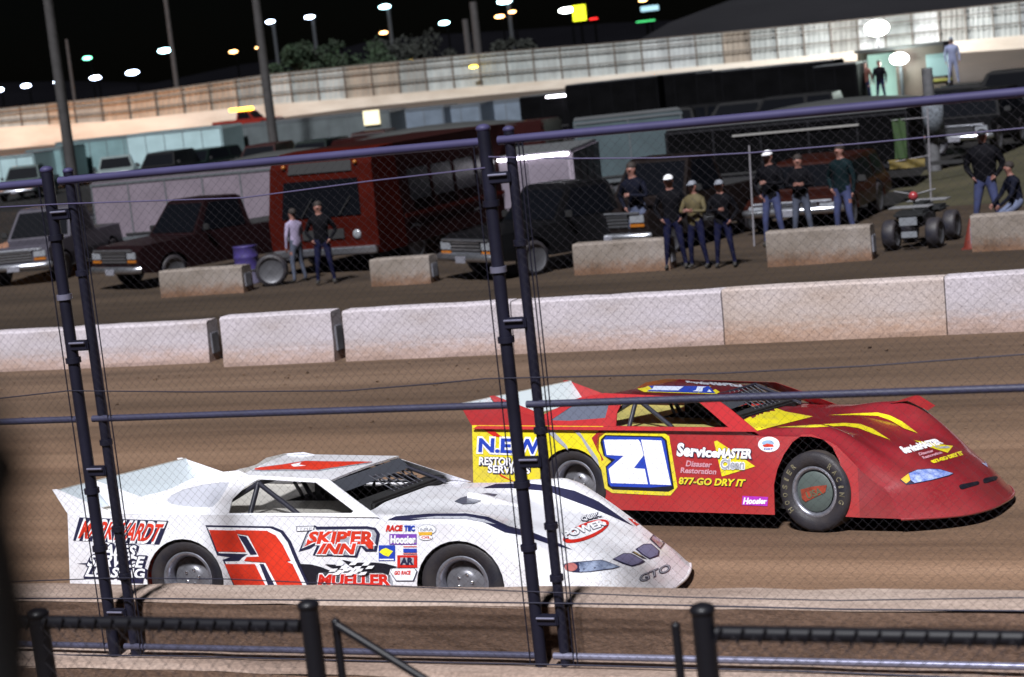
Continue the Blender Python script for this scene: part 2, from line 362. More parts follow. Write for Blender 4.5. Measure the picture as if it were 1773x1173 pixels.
def mesh(xa, xb, za, zb, y, sp, r, par, name='chain_link', off=Vector((0, 0, 0)), ang=1.0, mm=WIRE):
    # two families of slanting wires woven 3 mm apart, clipped to the panel
    m = MB(); H = zb-za; dxr = H/ang; n = int((xb-xa+dxr)/sp)
    for fam in (0, 1):
        for i in range(n+1):
            x0 = xa-dxr+i*sp; pa = [x0, za]; pb = [x0+dxr, zb]
            if fam: pa, pb = [x0+dxr, za], [x0, zb]
            (ax, az), (bx, bz) = pa, pb
            def clip(ax, az, bx, bz):
                t0, t1 = 0., 1.; d = bx-ax
                for lim, sg in ((xa, 1), (xb, -1)):
                    if abs(d) < 1e-9: continue
                    t = (lim-ax)/d
                    if d*sg > 0: t0 = max(t0, t)
                    else: t1 = min(t1, t)
                return t0, t1
            t0, t1 = clip(ax, az, bx, bz)
            if t1 <= t0+1e-3: continue
            A = Vector((ax+(bx-ax)*t0, y+fam*.003, az+(bz-az)*t0)); B = Vector((ax+(bx-ax)*t1, y+fam*.003, az+(bz-az)*t1))
            m.tube([A-off, B-off], r, mm, 3, cap=False, smooth=False)
    return m.build(name, par)
for xa, xb in ((-13.5, XA), (XA+.16, XB), (XB+.16, 1.8)):
    mesh(xa, xb, .58, 3.80, FY-.034, .0615, .00062, fr, off=fo, ang=.95)
def wirepath(name, pts, r=.0045, dy=-.04, mm=None):
    q = [fp(u, v, dy) for u, v in pts]; pipe(name, q, r, mm or mat('cable', (.03, .03, .05), .45, metal=.4), 5)
wirepath('cable', [(-150, 713), (0, 690), (118, 677), (340, 679), (600, 677), (760, 664), (840, 656), (1240, 647), (1500, 634), (1773, 614), (1900, 606)], .0042)
wirepath('cable', [(-120, 365), (120, 353), (420, 343), (640, 314), (840, 291)], .0045, mm=mat('violet_cable', (.07, .06, .13), .5))
wirepath('cable', [(846, 272), (970, 275), (1140, 274), (1300, 265), (1500, 248), (1773, 222), (1900, 210)], .0042, mm=MATS['violet_cable'])
wirepath('cable', [(-60, 1010), (205, 1001), (400, 1003), (600, 1012), (900, 1024), (1173, 1034), (1450, 1040), (1773, 1035), (1900, 1032)], .004)
wirepath('cable', [(-60, 1036), (300, 1037), (600, 1040), (900, 1044), (1173, 1048), (1450, 1055), (1773, 1058), (1900, 1058)], .0055)
wirepath('cable', [(-60, 1133), (300, 1136), (600, 1144), (1000, 1152), (1400, 1163), (1773, 1178)], .006)
# ---------------------------------------------------------------- crowd railing nearer the camera
BLKP = mat('black_railing_paint', (.006, .006, .009), .45, coat=.05, spec=.3)
GY = 6.6
def gp(u, v, dy=0.): return aty(u, v, GY+dy)
def railing(u0, u1, label, posts, zt=2.075):
    a = gp(u0, 1085).x; b = gp(u1, 1095).x
    r = empty('crowd_railing', ((a+b)/2, GY, .25)); off = Vector(r.location); tag(r, label, 'railing', 'black crowd railings in front of the stand')
    m = MB(); m.tube([Vector((a, GY, zt))-off, Vector((b, GY, zt))-off], .030, BLKP, 12); m.build('top_rail', r)
    x = a
    while x < b:     # wire ties spiralling round the rail
        m = MB(); m.tube([Vector((x, GY-.034, zt-.03))-off, Vector((x+.03, GY-.034, zt+.03))-off], .005, BLKP, 5); m.build('wire_tie', r); x += .085
    for (u, rr, top) in posts:
        X = gp(u, 1100).x; m = MB(); m.tube([Vector((X, GY+.0, .25))-off, Vector((X, GY, top))-off], rr, BLKP, 16); m.sphere(Vector((X, GY, top))-off, rr*1.18, BLKP, 8, sc=(1, 1, .55)); m.build('post', r)
    mesh(a, b, 1.0, zt, GY-.034, .078, .0014, r, off=off, ang=1.05)
    return r
railing(-260, 522, 'black crowd railing at the lower left, with a corner post and chain link below', [(72, .042, 2.11), (540, .040, 2.165)])
railing(1240, 2050, 'black crowd railing at the lower right, starting at the capped post', [(1220, .043, 2.165)])
for u0, v0, u1, v1, rr, lb in ((581, 1078, 594, 1200, .018, 'thin dark gate post right of the capped railing post, with a brace leaning off it'), (1170, 1085, 1185, 1200, .018, 'thin dark gate post just left of the right capped post')):
    A = gp(u0, v0, .15); B = gp(u1, v1, .15)
    m = MB(); o_ = Vector((A.x, A.y, .25)); m.tube([Vector((0, 0, 0)), Vector((0, 0, A.z-.25))], rr, BLKP, 10); m.sphere(Vector((0, 0, A.z-.25)), rr*1.1, BLKP, 6)
    g = empty('gate_post', o_); tag(g, lb, 'gate post'); m.build('post', g)
    if u0 < 700:
        A2 = gp(583, 1082, .12)-o_; B2 = gp(760, 1192, .12)-o_; m = MB(); m.tube([A2, B2], .018, BLKP, 10); m.build('diagonal_brace', g)
# ================================================================ paints
CLAY = (.30, .21, .16)
WHITE = mat('white_paint', (.86, .87, .92), .38, coat=.5, var=.10, vscale=2.2, col2=(.76, .75, .80), dirt=(CLAY, .32), bump=.05, bscale=4)
RED = mat('red_paint', (.41, .026, .030), .32, coat=.35, var=.15, vscale=2.5, col2=(.35, .024, .028), dirt=((.32, .09, .075), .22), bump=.05, bscale=4)
HRED = mat('hood_red_paint', (.275, .020, .030), .3, coat=.7, var=.2, vscale=2.5, col2=(.22, .016, .022), dirt=((.26, .08, .07), .25), bump=.06, bscale=5)
DRED = mat('roof_red_paint', (.125, .009, .014), .35, coat=.4, var=.2, vscale=3)
YEL = mat('yellow_vinyl', (.80, .68, .02), .4, coat=.3, var=.08, vscale=4, dirt=(CLAY, .4))
BLACK = mat('black_vinyl', (.012, .011, .018), .4)
INK = mat('dark_blue_vinyl', (.02, .02, .055), .4)
BLUE = mat('blue_vinyl', (.02, .055, .42), .4, coat=.3)
DWHITE = mat('white_vinyl', (.86, .86, .90), .4)
DRD = mat('red_vinyl', (.68, .025, .015), .4, var=.2, vscale=8)
ORED = mat('scarlet_vinyl', (.74, .045, .02), .38, var=.25, vscale=5)
GREYV = mat('grey_vinyl', (.36, .37, .42), .45)
PURP = mat('purple_vinyl', (.20, .06, .42), .4)
PINK = mat('magenta_vinyl', (.42, .03, .45), .4)
CREAM = mat('bare_panel', (.50, .48, .44), .45, metal=.15, var=.2, vscale=3)
BEIGE = mat('yellowed_panel', (.50, .44, .14), .45, metal=.1, var=.3, vscale=4)
LEXAN = mat('clear_lexan', (.72, .80, .86), .3, alpha=.85)
SMOKE = mat('smoked_lexan', (.52, .53, .60), .2)
SMOKE2 = mat('grey_lexan', (.10, .11, .15), .25)
RUB = mat('tyre_rubber', (.016, .016, .024), .5, var=.5, vscale=5, col2=(.036, .031, .032), bump=.15, bscale=90, spec=.3)
RUBT = mat('tyre_tread_dusty', (.05, .038, .033), .9, var=.4, vscale=9)
RIM = mat('rim_aluminium', (.42, .43, .50), .32, metal=.75, var=.3, vscale=12)
RIMD = mat('rim_shade', (.25, .25, .28), .4, metal=.6, var=.3, vscale=8)
STEEL = mat('roll_bar_paint', (.025, .025, .038), .38, coat=.2)
DARK = mat('chassis_black', (.012, .012, .013), .7)
CHROME = mat('chrome', (.75, .76, .8), .12, metal=1)
LTYEL = mat('tyre_lettering', (.24, .21, .13), .8, var=.7, vscale=30)

class Car:
    def __init__(s, loc, rot, sc, label):
        s.root = empty('race_car', loc, 0, label, 'race car'); s.root.rotation_euler = rot; s.root.scale = sc
        s.Mx = Matrix.LocRotScale(Vector(loc), Euler(rot), Vector(sc)); s.Mi = s.Mx.inverted()
        s.o = s.Mi @ CAMP; s.bvh = {}
    def lray(s, u, v): return (s.Mi.to_3x3() @ ray(u, v)).normalized()
    def plane(s, u, v, p, n):
        d = s.lray(u, v); t = (Vector(p)-s.o).dot(n)/d.dot(n); return s.o+d*t
    def side(s, u, v):
        p = s.plane(u, v, (0, -1, 0), Vector((0, 1, 0))); return (p.x, p.z)
    def register(s, key, mb):
        s.bvh[key] = BVHTree.FromPolygons([Vector(v) for v in mb.v], mb.f)
    def hit(s, key, u, v, eps):
        d = s.lray(u, v)
        if key == 'side':
            p = s.plane(u, v, (0, -1, 0), Vector((0, 1, 0))); return Vector((p.x, -1-eps, p.z))
        if key == 'sail':
            return s.plane(u, v, (0, -1, .9), SN) + SN*eps
        loc, nor, idx, dist = s.bvh[key].ray_cast(s.o, d)
        if loc is None: return None
        if nor.dot(d) > 0: nor = -nor
        return loc+nor*eps
    def decal(s, name, key, items, parent, org=(0, 0, 1), step=9, label=None):
        """items: (kind, data, material); px coordinates in a crop with origin org[:2], scale org[2]"""
        mb = MB(); ox, oy, k = org; L = 0
        for it in items:
            L += 1; eps = .003+.0016*L
            if it[0] == 'p': pts = it[1]; tris = tessellate_polygon([[Vector((a, b, 0)) for a, b in pts]]); px = [(ox+a/k, oy+b/k) for a, b in pts]
            elif it[0] == 't':
                (txt, off, q) = it[1]; uv, tris = text_box(txt, off); (bl, br, tr, tl) = q; px = []
                for a, b in uv:
                    X = bl[0]*(1-a)*(1-b)+br[0]*a*(1-b)+tr[0]*a*b+tl[0]*(1-a)*b
                    Y = bl[1]*(1-a)*(1-b)+br[1]*a*(1-b)+tr[1]*a*b+tl[1]*(1-a)*b
                    px.append((ox+X/k, oy+Y/k))
            T = [[px[i] for i in t] for t in tris]
            if key not in ('side', 'sail'):
                out = []
                while T:
                    a, b, c = T.pop()
                    e = [(math.dist(a, b), 0), (math.dist(b, c), 1), (math.dist(c, a), 2)]; mx = max(e)
                    if mx[0] < step: out.append([a, b, c]); continue
                    P = [a, b, c]; i = mx[1]; p, q2, r = P[i], P[(i+1) % 3], P[(i+2) % 3]
                    m2 = ((p[0]+q2[0])/2, (p[1]+q2[1])/2)
                    T.append([p, m2, r]); T.append([m2, q2, r])
                T = out
            cache = {}; vs = []; fs = []
            for t in T:
                idx = []
                for p in t:
                    kk = (round(p[0], 2), round(p[1], 2))
                    if kk not in cache:
                        h = s.hit(key, p[0], p[1], eps)
                        if h is None: cache[kk] = None
                        else: cache[kk] = len(vs); vs.append(h)
                    idx.append(cache[kk])
                if None in idx or len(set(idx)) < 3: continue
                if max((vs[idx[0]]-vs[idx[1]]).length, (vs[idx[1]]-vs[idx[2]]).length, (vs[idx[2]]-vs[idx[0]]).length) > .35 and key not in ('side', 'sail'): continue
                fs.append(tuple(idx))
            mb.add(vs, fs, it[2])
        return mb.build(name, parent, label=label)

SLOPE = .32/.27                                     # the greenhouse leans in: y = -1 + SLOPE*(z-.9)
SN = Vector((0, -1, SLOPE)).normalized()
def P(pts, m): return ('p', pts, m)
def T(txt, off, q, m): return ('t', (txt, off, q), m)
def oval(cx, cy, rx, ry, n=28, rot=0):
    return [(cx+rx*cos(2*pi*i/n)*cos(rot)-ry*sin(2*pi*i/n)*sin(rot), cy+rx*cos(2*pi*i/n)*sin(rot)+ry*sin(2*pi*i/n)*cos(rot)) for i in range(n)]
def box4(x0, y0, x1, y1): return [(x0, y1), (x1, y1), (x1, y0), (x0, y0)]

def wheel(car, x, y, steer, R_, wdt, cover, side):
    """side -1: right side of the car (faces the camera)"""
    w = empty('wheel', (x, y, R_)); w.parent = car.root; w.rotation_euler = (0, 0, steer)
    h = wdt/2; f = side
    m = MB(); pr = []
    rr = [(R_-.135, .80), (R_-.12, .97), (R_-.07, 1.06), (R_-.03, 1.03), (R_-.008, .93), (R_, .8)]
    m.lathe([(r, f*h*o) for r, o in rr], RUB, 48)
    m.lathe([(R_, f*h*.8), (R_+.002, 0), (R_, -f*h*.8)], RUBT, 48)
    m.lathe([(r, -f*h*o) for r, o in reversed(rr)], RUB, 48)
    ty = m.build('tyre', w)
    q = MB(); ri = R_-.13
    q.lathe([(ri+.012, f*h*.86), (ri, f*h*.93), (ri-.02, f*h*.92), (ri-.03, f*h*.84), (ri-.045, f*h*.6), (ri-.05, -f*h*.5), (ri-.06, -f*h*.9)], RIM, 48)
    if not cover:
        q.lathe([(ri-.05, f*h*.25), (ri-.075, f*h*.42), (.10, f*h*.30), (.085, f*h*.42), (.05, f*h*.45), (.001, f*h*.45)], RIMD, 48)
        for k in range(5):
            a = 2*pi*k/5; q.lathe([(.012, f*h*.40), (.012, f*h*.52), (.001, f*h*.52)], CHROME, 8, c=(.062*cos(a), 0, .062*sin(a)))
    q.build('rim', w)
    if cover:
        c = MB(); c.lathe([(ri-.044, f*h*.80), (ri-.062, f*h*.86), (.10, f*h*.90), (.001, f*h*.91)], mat('wheel_cover_grey', (.07, .09, .085), .5), 40)
        om = mat('orange_script', (.34, .05, .022), .6, var=.5, vscale=18)
        # angled band and script of the wheel cover
        def put(vs2, fs, mm, e): c.add([(a, f*(h*.905+e), b) for a, b in vs2], fs, mm)
        band = [(-.125, -.065), (-.09, -.09), (.11, .0), (.13, .065), (-.02, .045), (-.135, .015)]
        c.add([(a, f*(h*.91+.003), b) for a, b in band], [tuple(range(6))], om)
        uv, ts = text_box('USA', .03); ca, sa = cos(.33), sin(.33)
        pts = [((a-.5)*.16, (b-.5)*.06) for a, b in uv]
        c.add([(a*ca-b*sa+.0, f*(h*.91+.006), a*sa+b*ca-.01) for a, b in pts], ts, mat('cover_letters', (.09, .10, .06), .6))
        c.build('wheel_cover', w)
        # tyre lettering round the sidewall
        L = MB(); rt = R_-.065
        for word, a0, st in (('HOOSIER', 215, -14), ('RACING', 52, -13.5)):
            for i, chx in enumerate(word):
                uv, ts = text_box(chx, .03); a = radians(a0+st*i) ; vs = []
                for p, q2 in uv:
                    rr2 = rt+(q2-.5)*.05; aa = a-(p-.5)*.036/rt*(.45 if chx == 'I' else 1)
                    vs.append((rr2*cos(aa), f*(h*1.045+.006-abs(q2-.5)*.006), rr2*sin(aa)))
                L.add(vs, ts, LTYEL)
        L.build('sidewall_lettering', ty)
    return w

def car_body(c, paint, roofpaint, deckm, st):
    """st: style dictionary; returns dict of parts"""
    root = c.root; out = {}
    z0 = .14
    # ---- hood, fenders and nose as one skin
    def xl(y): return 2.72-(.64*abs(y)**3.5 if y < 0 else st['lip']*abs(y)**2.5)
    zc = [(.42, .93), (.7, .915), (.9, .89), (1.3, .83), (1.6, .765), (2.0, .645), (2.25, .53), (2.4, .455), (2.5, .375), (2.58, .28), (2.65, .20), (2.70, .165), (2.72, .15)]
    zr = [(.42, .905), (.8, .885), (1.0, .885), (1.27, .885), (1.4, .86), (1.5, .82), (1.7, .73), (2.0, .59), (2.2, .515), (2.4, .455), (2.5, .39), (2.58, .29), (2.65, .20), (2.70, .155), (2.72, .14)]
    zl = [(.42, .90), (1.0, .90), (1.3, .915), (1.55, .925), (1.7, .88), (1.85, .79), (2.0, .70), (2.2, .57), (2.35, .46), (2.5, .36), (2.6, .27), (2.68, .19), (2.72, .165)]
    xs = [.42+i*(2.72-.42)/46 for i in range(47)]
    ys = [-1+i/30 for i in range(61)]
    g = []
    for xc in xs:
        row = []
        for y in ys:
            x = xc if xc < 1.5 else 1.5+(xc-1.5)*(xl(y)-1.5)/1.22
            wgt = smooth(.42, .74, abs(y)); zf = interp(xc, zr if y < 0 else zl)
            z = interp(xc, zc)*(1-wgt)+zf*wgt
            z += .022*math.exp(-((abs(y)-.80)/.10)**2)*smooth(.9, 1.3, xc)*(1-smooth(1.8, 2.3, xc))
            z -= .055*smooth(.86, 1.0, abs(y))*smooth(.45, .8, xc)*(1-smooth(2.3, 2.7, xc))
            row.append(Vector((x, y, z)))
        g.append(row)
    ed = [(p[0].x, p[0].z-.001) for p in g if .47 < p[0].x <= 1.705]
    xe = ed[-1][0]
    # ---- right and left door panels with wheel openings
    ra = [(-1.2+.365*cos(a), .335+.365*sin(a)) for a in [pi*(1.18-1.36*i/20) for i in range(21)]]
    ra = [(x, max(z, z0)) for x, z in ra]
    fa = st['front_arch']
    crest = [(xe, z0)]+ed[::-1]+[(.47, .904)]
    rear_part = [(-2.33, z0)]+ra
    cut = st.get('paint_cut')                       # where the rear colour ends
    full = [(-2.33, z0)]+ra+[(-.83, z0)]+fa+crest+[(-2.30, .905)]
    m = MB()
    if cut:
        i0 = [i for i, p in enumerate(ra) if p[0] > -.87 and p[1] < .60][0]
        Y = [(-2.33, z0)]+ra[:i0+1]+cut+[(-2.30, .905)]
        Rr = ra[i0:]+[(-.83, z0)]+fa+crest+[(c_[0], c_[1]) for c_ in reversed(cut)]
        m.poly(Y, [], lambda a, b: (a, -1, b), YEL, th=(0, .012, 0)); m.poly(Rr, [], lambda a, b: (a, -1, b), paint, th=(0, .012, 0))
    else: m.poly(full, [], lambda a, b: (a, -1, b), paint, th=(0, .012, 0))
    out['door'] = m.build('door_panel', root)
    m2 = MB(); m2.poly(full, [], lambda a, b: (a, .98, b), paint, th=(0, .012, 0)); m2.build('door_panel', root)
    hp = st.get('hoodpaint', paint); n = MB(); n.loft(g, hp, closed=False)
    # skirts: down the sides of the nose, and a rolled lip along its front edge
    for j in (0, len(ys)-1):
        vs = []; fs = []; k0 = 0
        for i, xc in enumerate(xs):
            p = g[i][j]
            if p.x < (xe if j == 0 else 1.6)-1e-4: continue
            vs += [p, Vector((p.x, p.y, min(.14, p.z-.004)))]
        for i in range(len(vs)//2-1): fs.append((2*i, 2*i+2, 2*i+3, 2*i+1))
        n.add(vs, fs, hp)
    lip = [p+Vector((.0, 0, -.004)) for p in g[-1]]
    n.tube([p for p in lip], .014, hp, 6)
    out['nose'] = n.build('hood_and_nose', root); c.register('nose', n)
    # ---- rear deck, cockpit tub, dash, floor
    k = MB()
    k.poly([(-2.3, -.985), (.43, -.985), (.43, .975), (-2.3, .975)], [[(-.75, .02), (-.75, .86), (.18, .86), (.18, .02)]], lambda a, b: (a, b, .868+(.03 if a < -2 else 0)), deckm, th=(0, 0, -.01))
    k.build('rear_deck', root)
    k = MB()
    k.box((-.28, .44, .42), (.92, .83, .02), DARK)
    for (a, b, d, e) in ((-.75, .44, .02, .84), (.18, .44, .02, .84)): k.box((a, b, .64), (d, e, .45), DARK)
    for b in (.02, .86): k.box((-.28, b, .64), (.92, .02, .45), DARK)
    k.box((.30, .15, .915), (.20, 1.6, .09), DARK, bev=.02)
    k.build('cockpit_tub', root)
    f = MB(); f.box((.1, 0, .20), (4.2, 1.45, .10), DARK); f.box((-1.2, 0, .35), (.12, 1.5, .12), DARK); f.box((1.27, 0, .35), (.10, 1.5, .10), DARK)
    f.box((-2.27, 0, .55), (.03, 1.9, .62), DARK)
    f.box((1.35, 0, .42), (.8, .8, .30), DARK)
    f.tube([(-1.9, -.6, .5), (-1.35, -.93, .62), (-1.0, -.6, .6)], .03, st['strut'], 8); f.tube([(-1.62, -.9, .30), (-1.45, -.9, .62)], .045, st['strut'], 8)
    f.build('chassis', root)
    # ---- roof
    rf = st['roof']; m = MB(); A, B, C_, D = [Vector(p) for p in rf]; nx, ny = 12, 12; top = []
    for i in range(nx+1):
        row = []
        for j in range(ny+1):
            a, b = i/nx, j/ny
            p = (A*(1-a)+B*a)*(1-b)+(D*(1-a)+C_*a)*b
            p.z += st.get('crown', .02)*4*a*(1-a)*(.3+2.8*b*(1-b)) if st.get('crown') else .012*4*b*(1-b)
            row.append(p)
        top.append(row)
    m.loft(top, roofpaint, closed=False); m.loft([[p-Vector((0, 0, .018)) for p in r] for r in top], roofpaint, closed=False)
    edge = [r[0] for r in top]+[p for p in top[-1][1:]]+[r[-1] for r in reversed(top[:-1])]+list(reversed(top[0][1:-1]))
    m.loft([edge, [p-Vector((0, 0, .018)) for p in edge]], roofpaint, smooth=False)
    out['roof'] = m.build('roof', root)
    reg = MB(); reg.loft(top, roofpaint, closed=False); c.register('roof', reg)
    # dark visor band under the front edge of the roof
    v = MB(); a, b = top[-1][0], top[-1][-1]
    v.poly([(0, 0), (1, 0), (1, 1), (0, 1)], [], lambda s_, t_: (a+(b-a)*s_)+Vector((.09*t_, 0, -.02-.085*t_)), mat('visor_grey', (.06, .065, .08), .5), th=(.01, 0, 0))
    v.build('visor', root)
    # ---- greenhouse sides from outlines on the leaning plane
    def sl_(pts):
        r = []
        for u, vv in pts:
            p = c.plane(u, vv, (0, -1, .9), SN); r.append((p.x, p.z))
        return r
    outer = sl_(st['sail']); holes = [sl_(h) for h in st['holes']]
    for s_ in (-1, 1):
        m = MB()
        m.poly(outer, holes, lambda a_, b_: (a_, s_*(1-SLOPE*(b_-.9)), b_), st.get('sailpaint', paint), th=(0, -s_*.014, 0))
        o = m.build('quarter_panel', root)
        q = MB(); q.poly(holes[0], [], lambda a_, b_: (a_, s_*(1-SLOPE*(b_-.9))-s_*.006, b_), st['glass'])
        q.build('quarter_window', o)
        if s_ < 0: out['sail'] = o
    # ---- far A pillar strip to the roof and the bars
    cg = MB()
    def bar(p, q_, r=.022, mm=STEEL): cg.tube([p, q_], r, mm, 10)
    zt = 1.125
    bar((-.62, -.70, zt), (-.62, -.88, .88)); bar((-.62, -.70, zt), (-1.05, -.80, .88)); bar((-.60, -.72, zt), (-.17, -.86, .88))
    bar((-.30, -.66, zt), (-.62, .1, .90), .016)
    bar((-.62, -.68, zt), (-.62, .68, zt)); bar((-.66, .70, zt), (-.66, .86, .88)); bar((-.62, .70, zt), (.35, .80, .9)); bar((-.66, 0.1, zt), (-.72, .45, .86))
    bar((.02, -.66, 1.10), (.42, -.80, .90), .018); bar((.04, .62, 1.12), (.45, .80, .92), .018)
    bar((.02, -.66, 1.10), (.04, .62, 1.12), .018)
    for i in range(7):
        y = -.05+.10*i; bar((.06, y, 1.12), (.36, y+.03, .93), .006)
    for i in range(3): bar((.12+.09*i, -.05, 1.08-.055*i), (.12+.09*i, .58, 1.08-.055*i), .005)
    cg.build('roll_cage', root)
    sr = MB(); sr.box((-.50, .42, .80), (.13, .46, .62), mat('seat_black', (.010, .010, .012), .6), bev=.04); sr.box((-.36, .42, .55), (.42, .46, .14), DARK, bev=.03)
    sr.box((-.36, .62, 1.0), (.22, .05, .2), DARK, bev=.02); sr.box((-.36, .20, 1.0), (.22, .05, .2), DARK, bev=.02)
    sr.build('racing_seat', root)
    nw = MB()
    for i in range(9): nw.tube([(-.55+.09*i, .80, .92), (-.5+.075*i, .74, 1.10)], .008, DARK, 5)
    for i in range(4): nw.tube([(-.56+.03*i, .83-.035*i, .92+.055*i), (.22-.05*i, .83-.035*i, .92+.055*i)], .008, DARK, 5)
    nw.build('window_net', root)
    swm = MB(); ring = [Vector((-.02+.05*sin(a)*.4, .44+.17*cos(a), .93+.15*sin(a))) for a in [2*pi*i/20 for i in range(21)]]
    swm.tube(ring, .014, DARK, 6, cap=False); swm.tube([(-.02, .44, .93), (.16, .44, .86)], .02, DARK, 6); swm.tube([(-.02, .27, .93), (-.02, .61, .93)], .01, DARK, 6); swm.build('steering_wheel', root)
    # ---- spoiler blade with its three side plates
    sp = MB(); b0, b1, t1, t0 = [Vector(p) for p in ((-2.20, -.97, .905), (-2.10, .95, .905), (-2.27, .97, 1.13), (-2.41, -.99, 1.11))]
    sp.poly([(0, 0), (1, 0), (1, 1), (0, 1)], [], lambda s_, t_: (b0*(1-s_)+b1*s_)*(1-t_)+(t0*(1-s_)+t1*s_)*t_, LEXAN, th=(.008, 0, 0))
    spo = sp.build('spoiler', root)
    e = MB(); e.tube([t0, t1], .008, CREAM, 6); e.tube([b0, b1], .01, CREAM, 6); e.build('spoiler_edge', spo)
    for yy, fl in ((-.995, st['fin']), (-.55, None), (.96, None)):
        fp = MB()
        if fl: pts = fl
        else: pts = [(-2.36, 1.135), (-2.31, 1.14), (-1.66, .93), (-1.66, .875), (-2.14, .875)]
        fp.poly(pts, [], lambda a_, b_: (a_, yy, b_), paint, th=(0, .008, 0)); fp.build('spoiler_plate', spo)
    # ---- wheels
    wheel(c, -1.2, -.80, 0, .355, .33, False, -1); wheel(c, -1.2, .80, 0, .355, .33, False, 1)
    wheel(c, st['fx'], st.get('fy', -.83), st['steer'], .35, .28, st['cover'], -1); wheel(c, st['fx'], .80, st['steer'], .35, .28, st['cover'], 1)
    # inner wheel housings
    for x, hh in ((-1.2, .60), (1.27, .42)):
        wh = MB(); wh.box((x, -.60, .24+hh/2), (.9, .02, hh), DARK); wh.build('wheel_housing', root)
    return out

# ================================================================ the white car
def circ_arch(cx, r, cz, z0=.14, n=18):
    pts = [(cx-r*cos(pi*(-.12+1.24*i/n)), cz+r*sin(pi*(-.12+1.24*i/n))) for i in range(n+1)]
    return [(x, max(z, z0)) for x, z in pts]
wc = Car((-7.155, 13.196, .13), (-.098, .02, .037), (.941, .928, .928), 'white dirt track race car with a red number 3, just behind the near wall')
wst = dict(lip=.13, front_arch=circ_arch(1.27, .372, .33), strut=mat('strut_red', (.35, .02, .015), .5),
           roof=[(-.80, -.68, 1.185), (.035, -.68, 1.145), (.06, .68, 1.172), (-1.03, .68, 1.20)], glass=SMOKE,
           sail=[(170, 890), (215, 872), (252, 858), (275, 853), (297, 846), (332, 829), (373, 819), (412, 815), (430, 823), (568, 830), (604, 858), (655, 896)],
           holes=[[(289, 868), (297, 858), (318, 848), (350, 840), (380, 836), (397, 836), (390, 850), (380, 866), (368, 878), (340, 879), (310, 876), (293, 872)],
                  [(396, 889), (402, 865), (425, 843), (447, 830), (547, 836), (612, 885), (608, 889)]],
           fin=[(-2.44, 1.12), (-2.40, 1.125), (-1.88, .93), (-1.88, .90), (-2.30, .905)], fx=1.27, steer=0.0, cover=False)
wo = car_body(wc, WHITE, WHITE, CREAM, wst)
dp = wo['door']; ns = wo['nose']
c4 = (0, 900, 2.955)
wc.decal('lettering', 'side', [P([(127, 936), (276, 943), (292, 902), (138, 896)], INK),
    T('MARKWARDT', .075, [(134, 934), (272, 941), (287, 906), (146, 900)], DWHITE), T('MARKWARDT', .03, [(136, 932), (271, 938), (285, 908), (148, 902)], ORED)], dp)
for txt, q in (('SALES', [(166, 961), (233, 964), (238, 945), (174, 942)]), ('SERVICE', [(151, 980), (246, 983), (252, 964), (160, 961)]), ('LEASING', [(148, 998), (250, 1002), (252, 985), (156, 981)])):
    wc.decal('lettering', 'side', [T(txt, .13, [(a+1.5, b+1.5) for a, b in q], INK), T(txt, .12, q, INK), T(txt, .035, q, DWHITE)], dp)
wc.decal('lettering_underline', 'side', [P([(133, 976), (165, 974), (162, 979)], INK), P([(205, 1003), (251, 995), (248, 1010), (215, 1009)], INK)], dp)
def ins(poly, d):
    cx = sum(p[0] for p in poly)/len(poly); cy = sum(p[1] for p in poly)/len(poly)
    return [(x+d*(1 if x < cx else -1), y+d*(1 if y < cy else -1)) for x, y in poly]
wc.decal('number_decal', 'side', [
    P([(1052, 28), (1395, 34), (1450, 56), (1490, 110), (1530, 205), (1640, 440), (1240, 440), (1140, 205), (1180, 192), (1112, 182)], INK),
    P([(1062, 38), (1385, 44), (1436, 66), (1473, 115), (1512, 210), (1615, 430), (1255, 430), (1153, 214), (1225, 212), (1240, 196), (1270, 176), (1122, 171)], DWHITE),
    P([(1219, 78), (1262, 86), (1318, 178), (1284, 180)], INK), P([(1330, 226), (1352, 226), (1440, 400), (1400, 400)], INK),
    P([(1072, 52), (1208, 55), (1262, 165), (1115, 162)], ORED),
    P([(1208, 52), (1368, 56), (1415, 80), (1448, 125), (1490, 208), (1468, 212), (1500, 226), (1595, 425), (1470, 425), (1360, 218), (1252, 210), (1266, 190), (1328, 188), (1272, 80), (1215, 70)], ORED),
    P([(1152, 226), (1308, 226), (1400, 410), (1240, 410)], ORED)], dp, c4)
c5 = (500, 890, 6.82)
wc.decal('lettering', 'side', [
    P([(300, 130), (340, 150), (930, 145), (1030, 165), (1080, 235), (1040, 445), (910, 445), (855, 385), (810, 515), (285, 490), (345, 350), (250, 410), (120, 445), (205, 240), (225, 205), (330, 190)], INK),
    P([(350, 185), (930, 178), (1010, 190), (1040, 240), (1010, 418), (930, 415), (850, 350), (790, 490), (330, 470), (385, 325), (320, 340), (155, 410), (215, 250), (250, 205)], GREYV),
    T("SKIP'ER", .10, [(215, 355), (1005, 360), (1010, 195), (265, 200)], DWHITE), T("SKIP'ER", .045, [(215, 350), (1005, 355), (1010, 200), (265, 205)], ORED),
    P([(155, 410), (250, 330), (330, 335)], DWHITE), P([(185, 390), (255, 310), (310, 325)], ORED), P([(880, 320), (1000, 320), (1000, 410), (950, 405)], ORED),
    T('INN', .10, [(350, 470), (770, 475), (800, 345), (420, 345)], DWHITE), T('INN', .05, [(350, 465), (770, 470), (800, 350), (420, 350)], ORED)], dp, c5)
wc.decal('lettering', 'side', [P([(90, 145), (310, 140), (300, 200), (95, 210)], INK), P([(100, 152), (300, 148), (292, 192), (104, 202)], DWHITE), T('THE', .0, [(120, 196), (280, 190), (285, 155), (125, 160)], GREYV)], dp, c5)
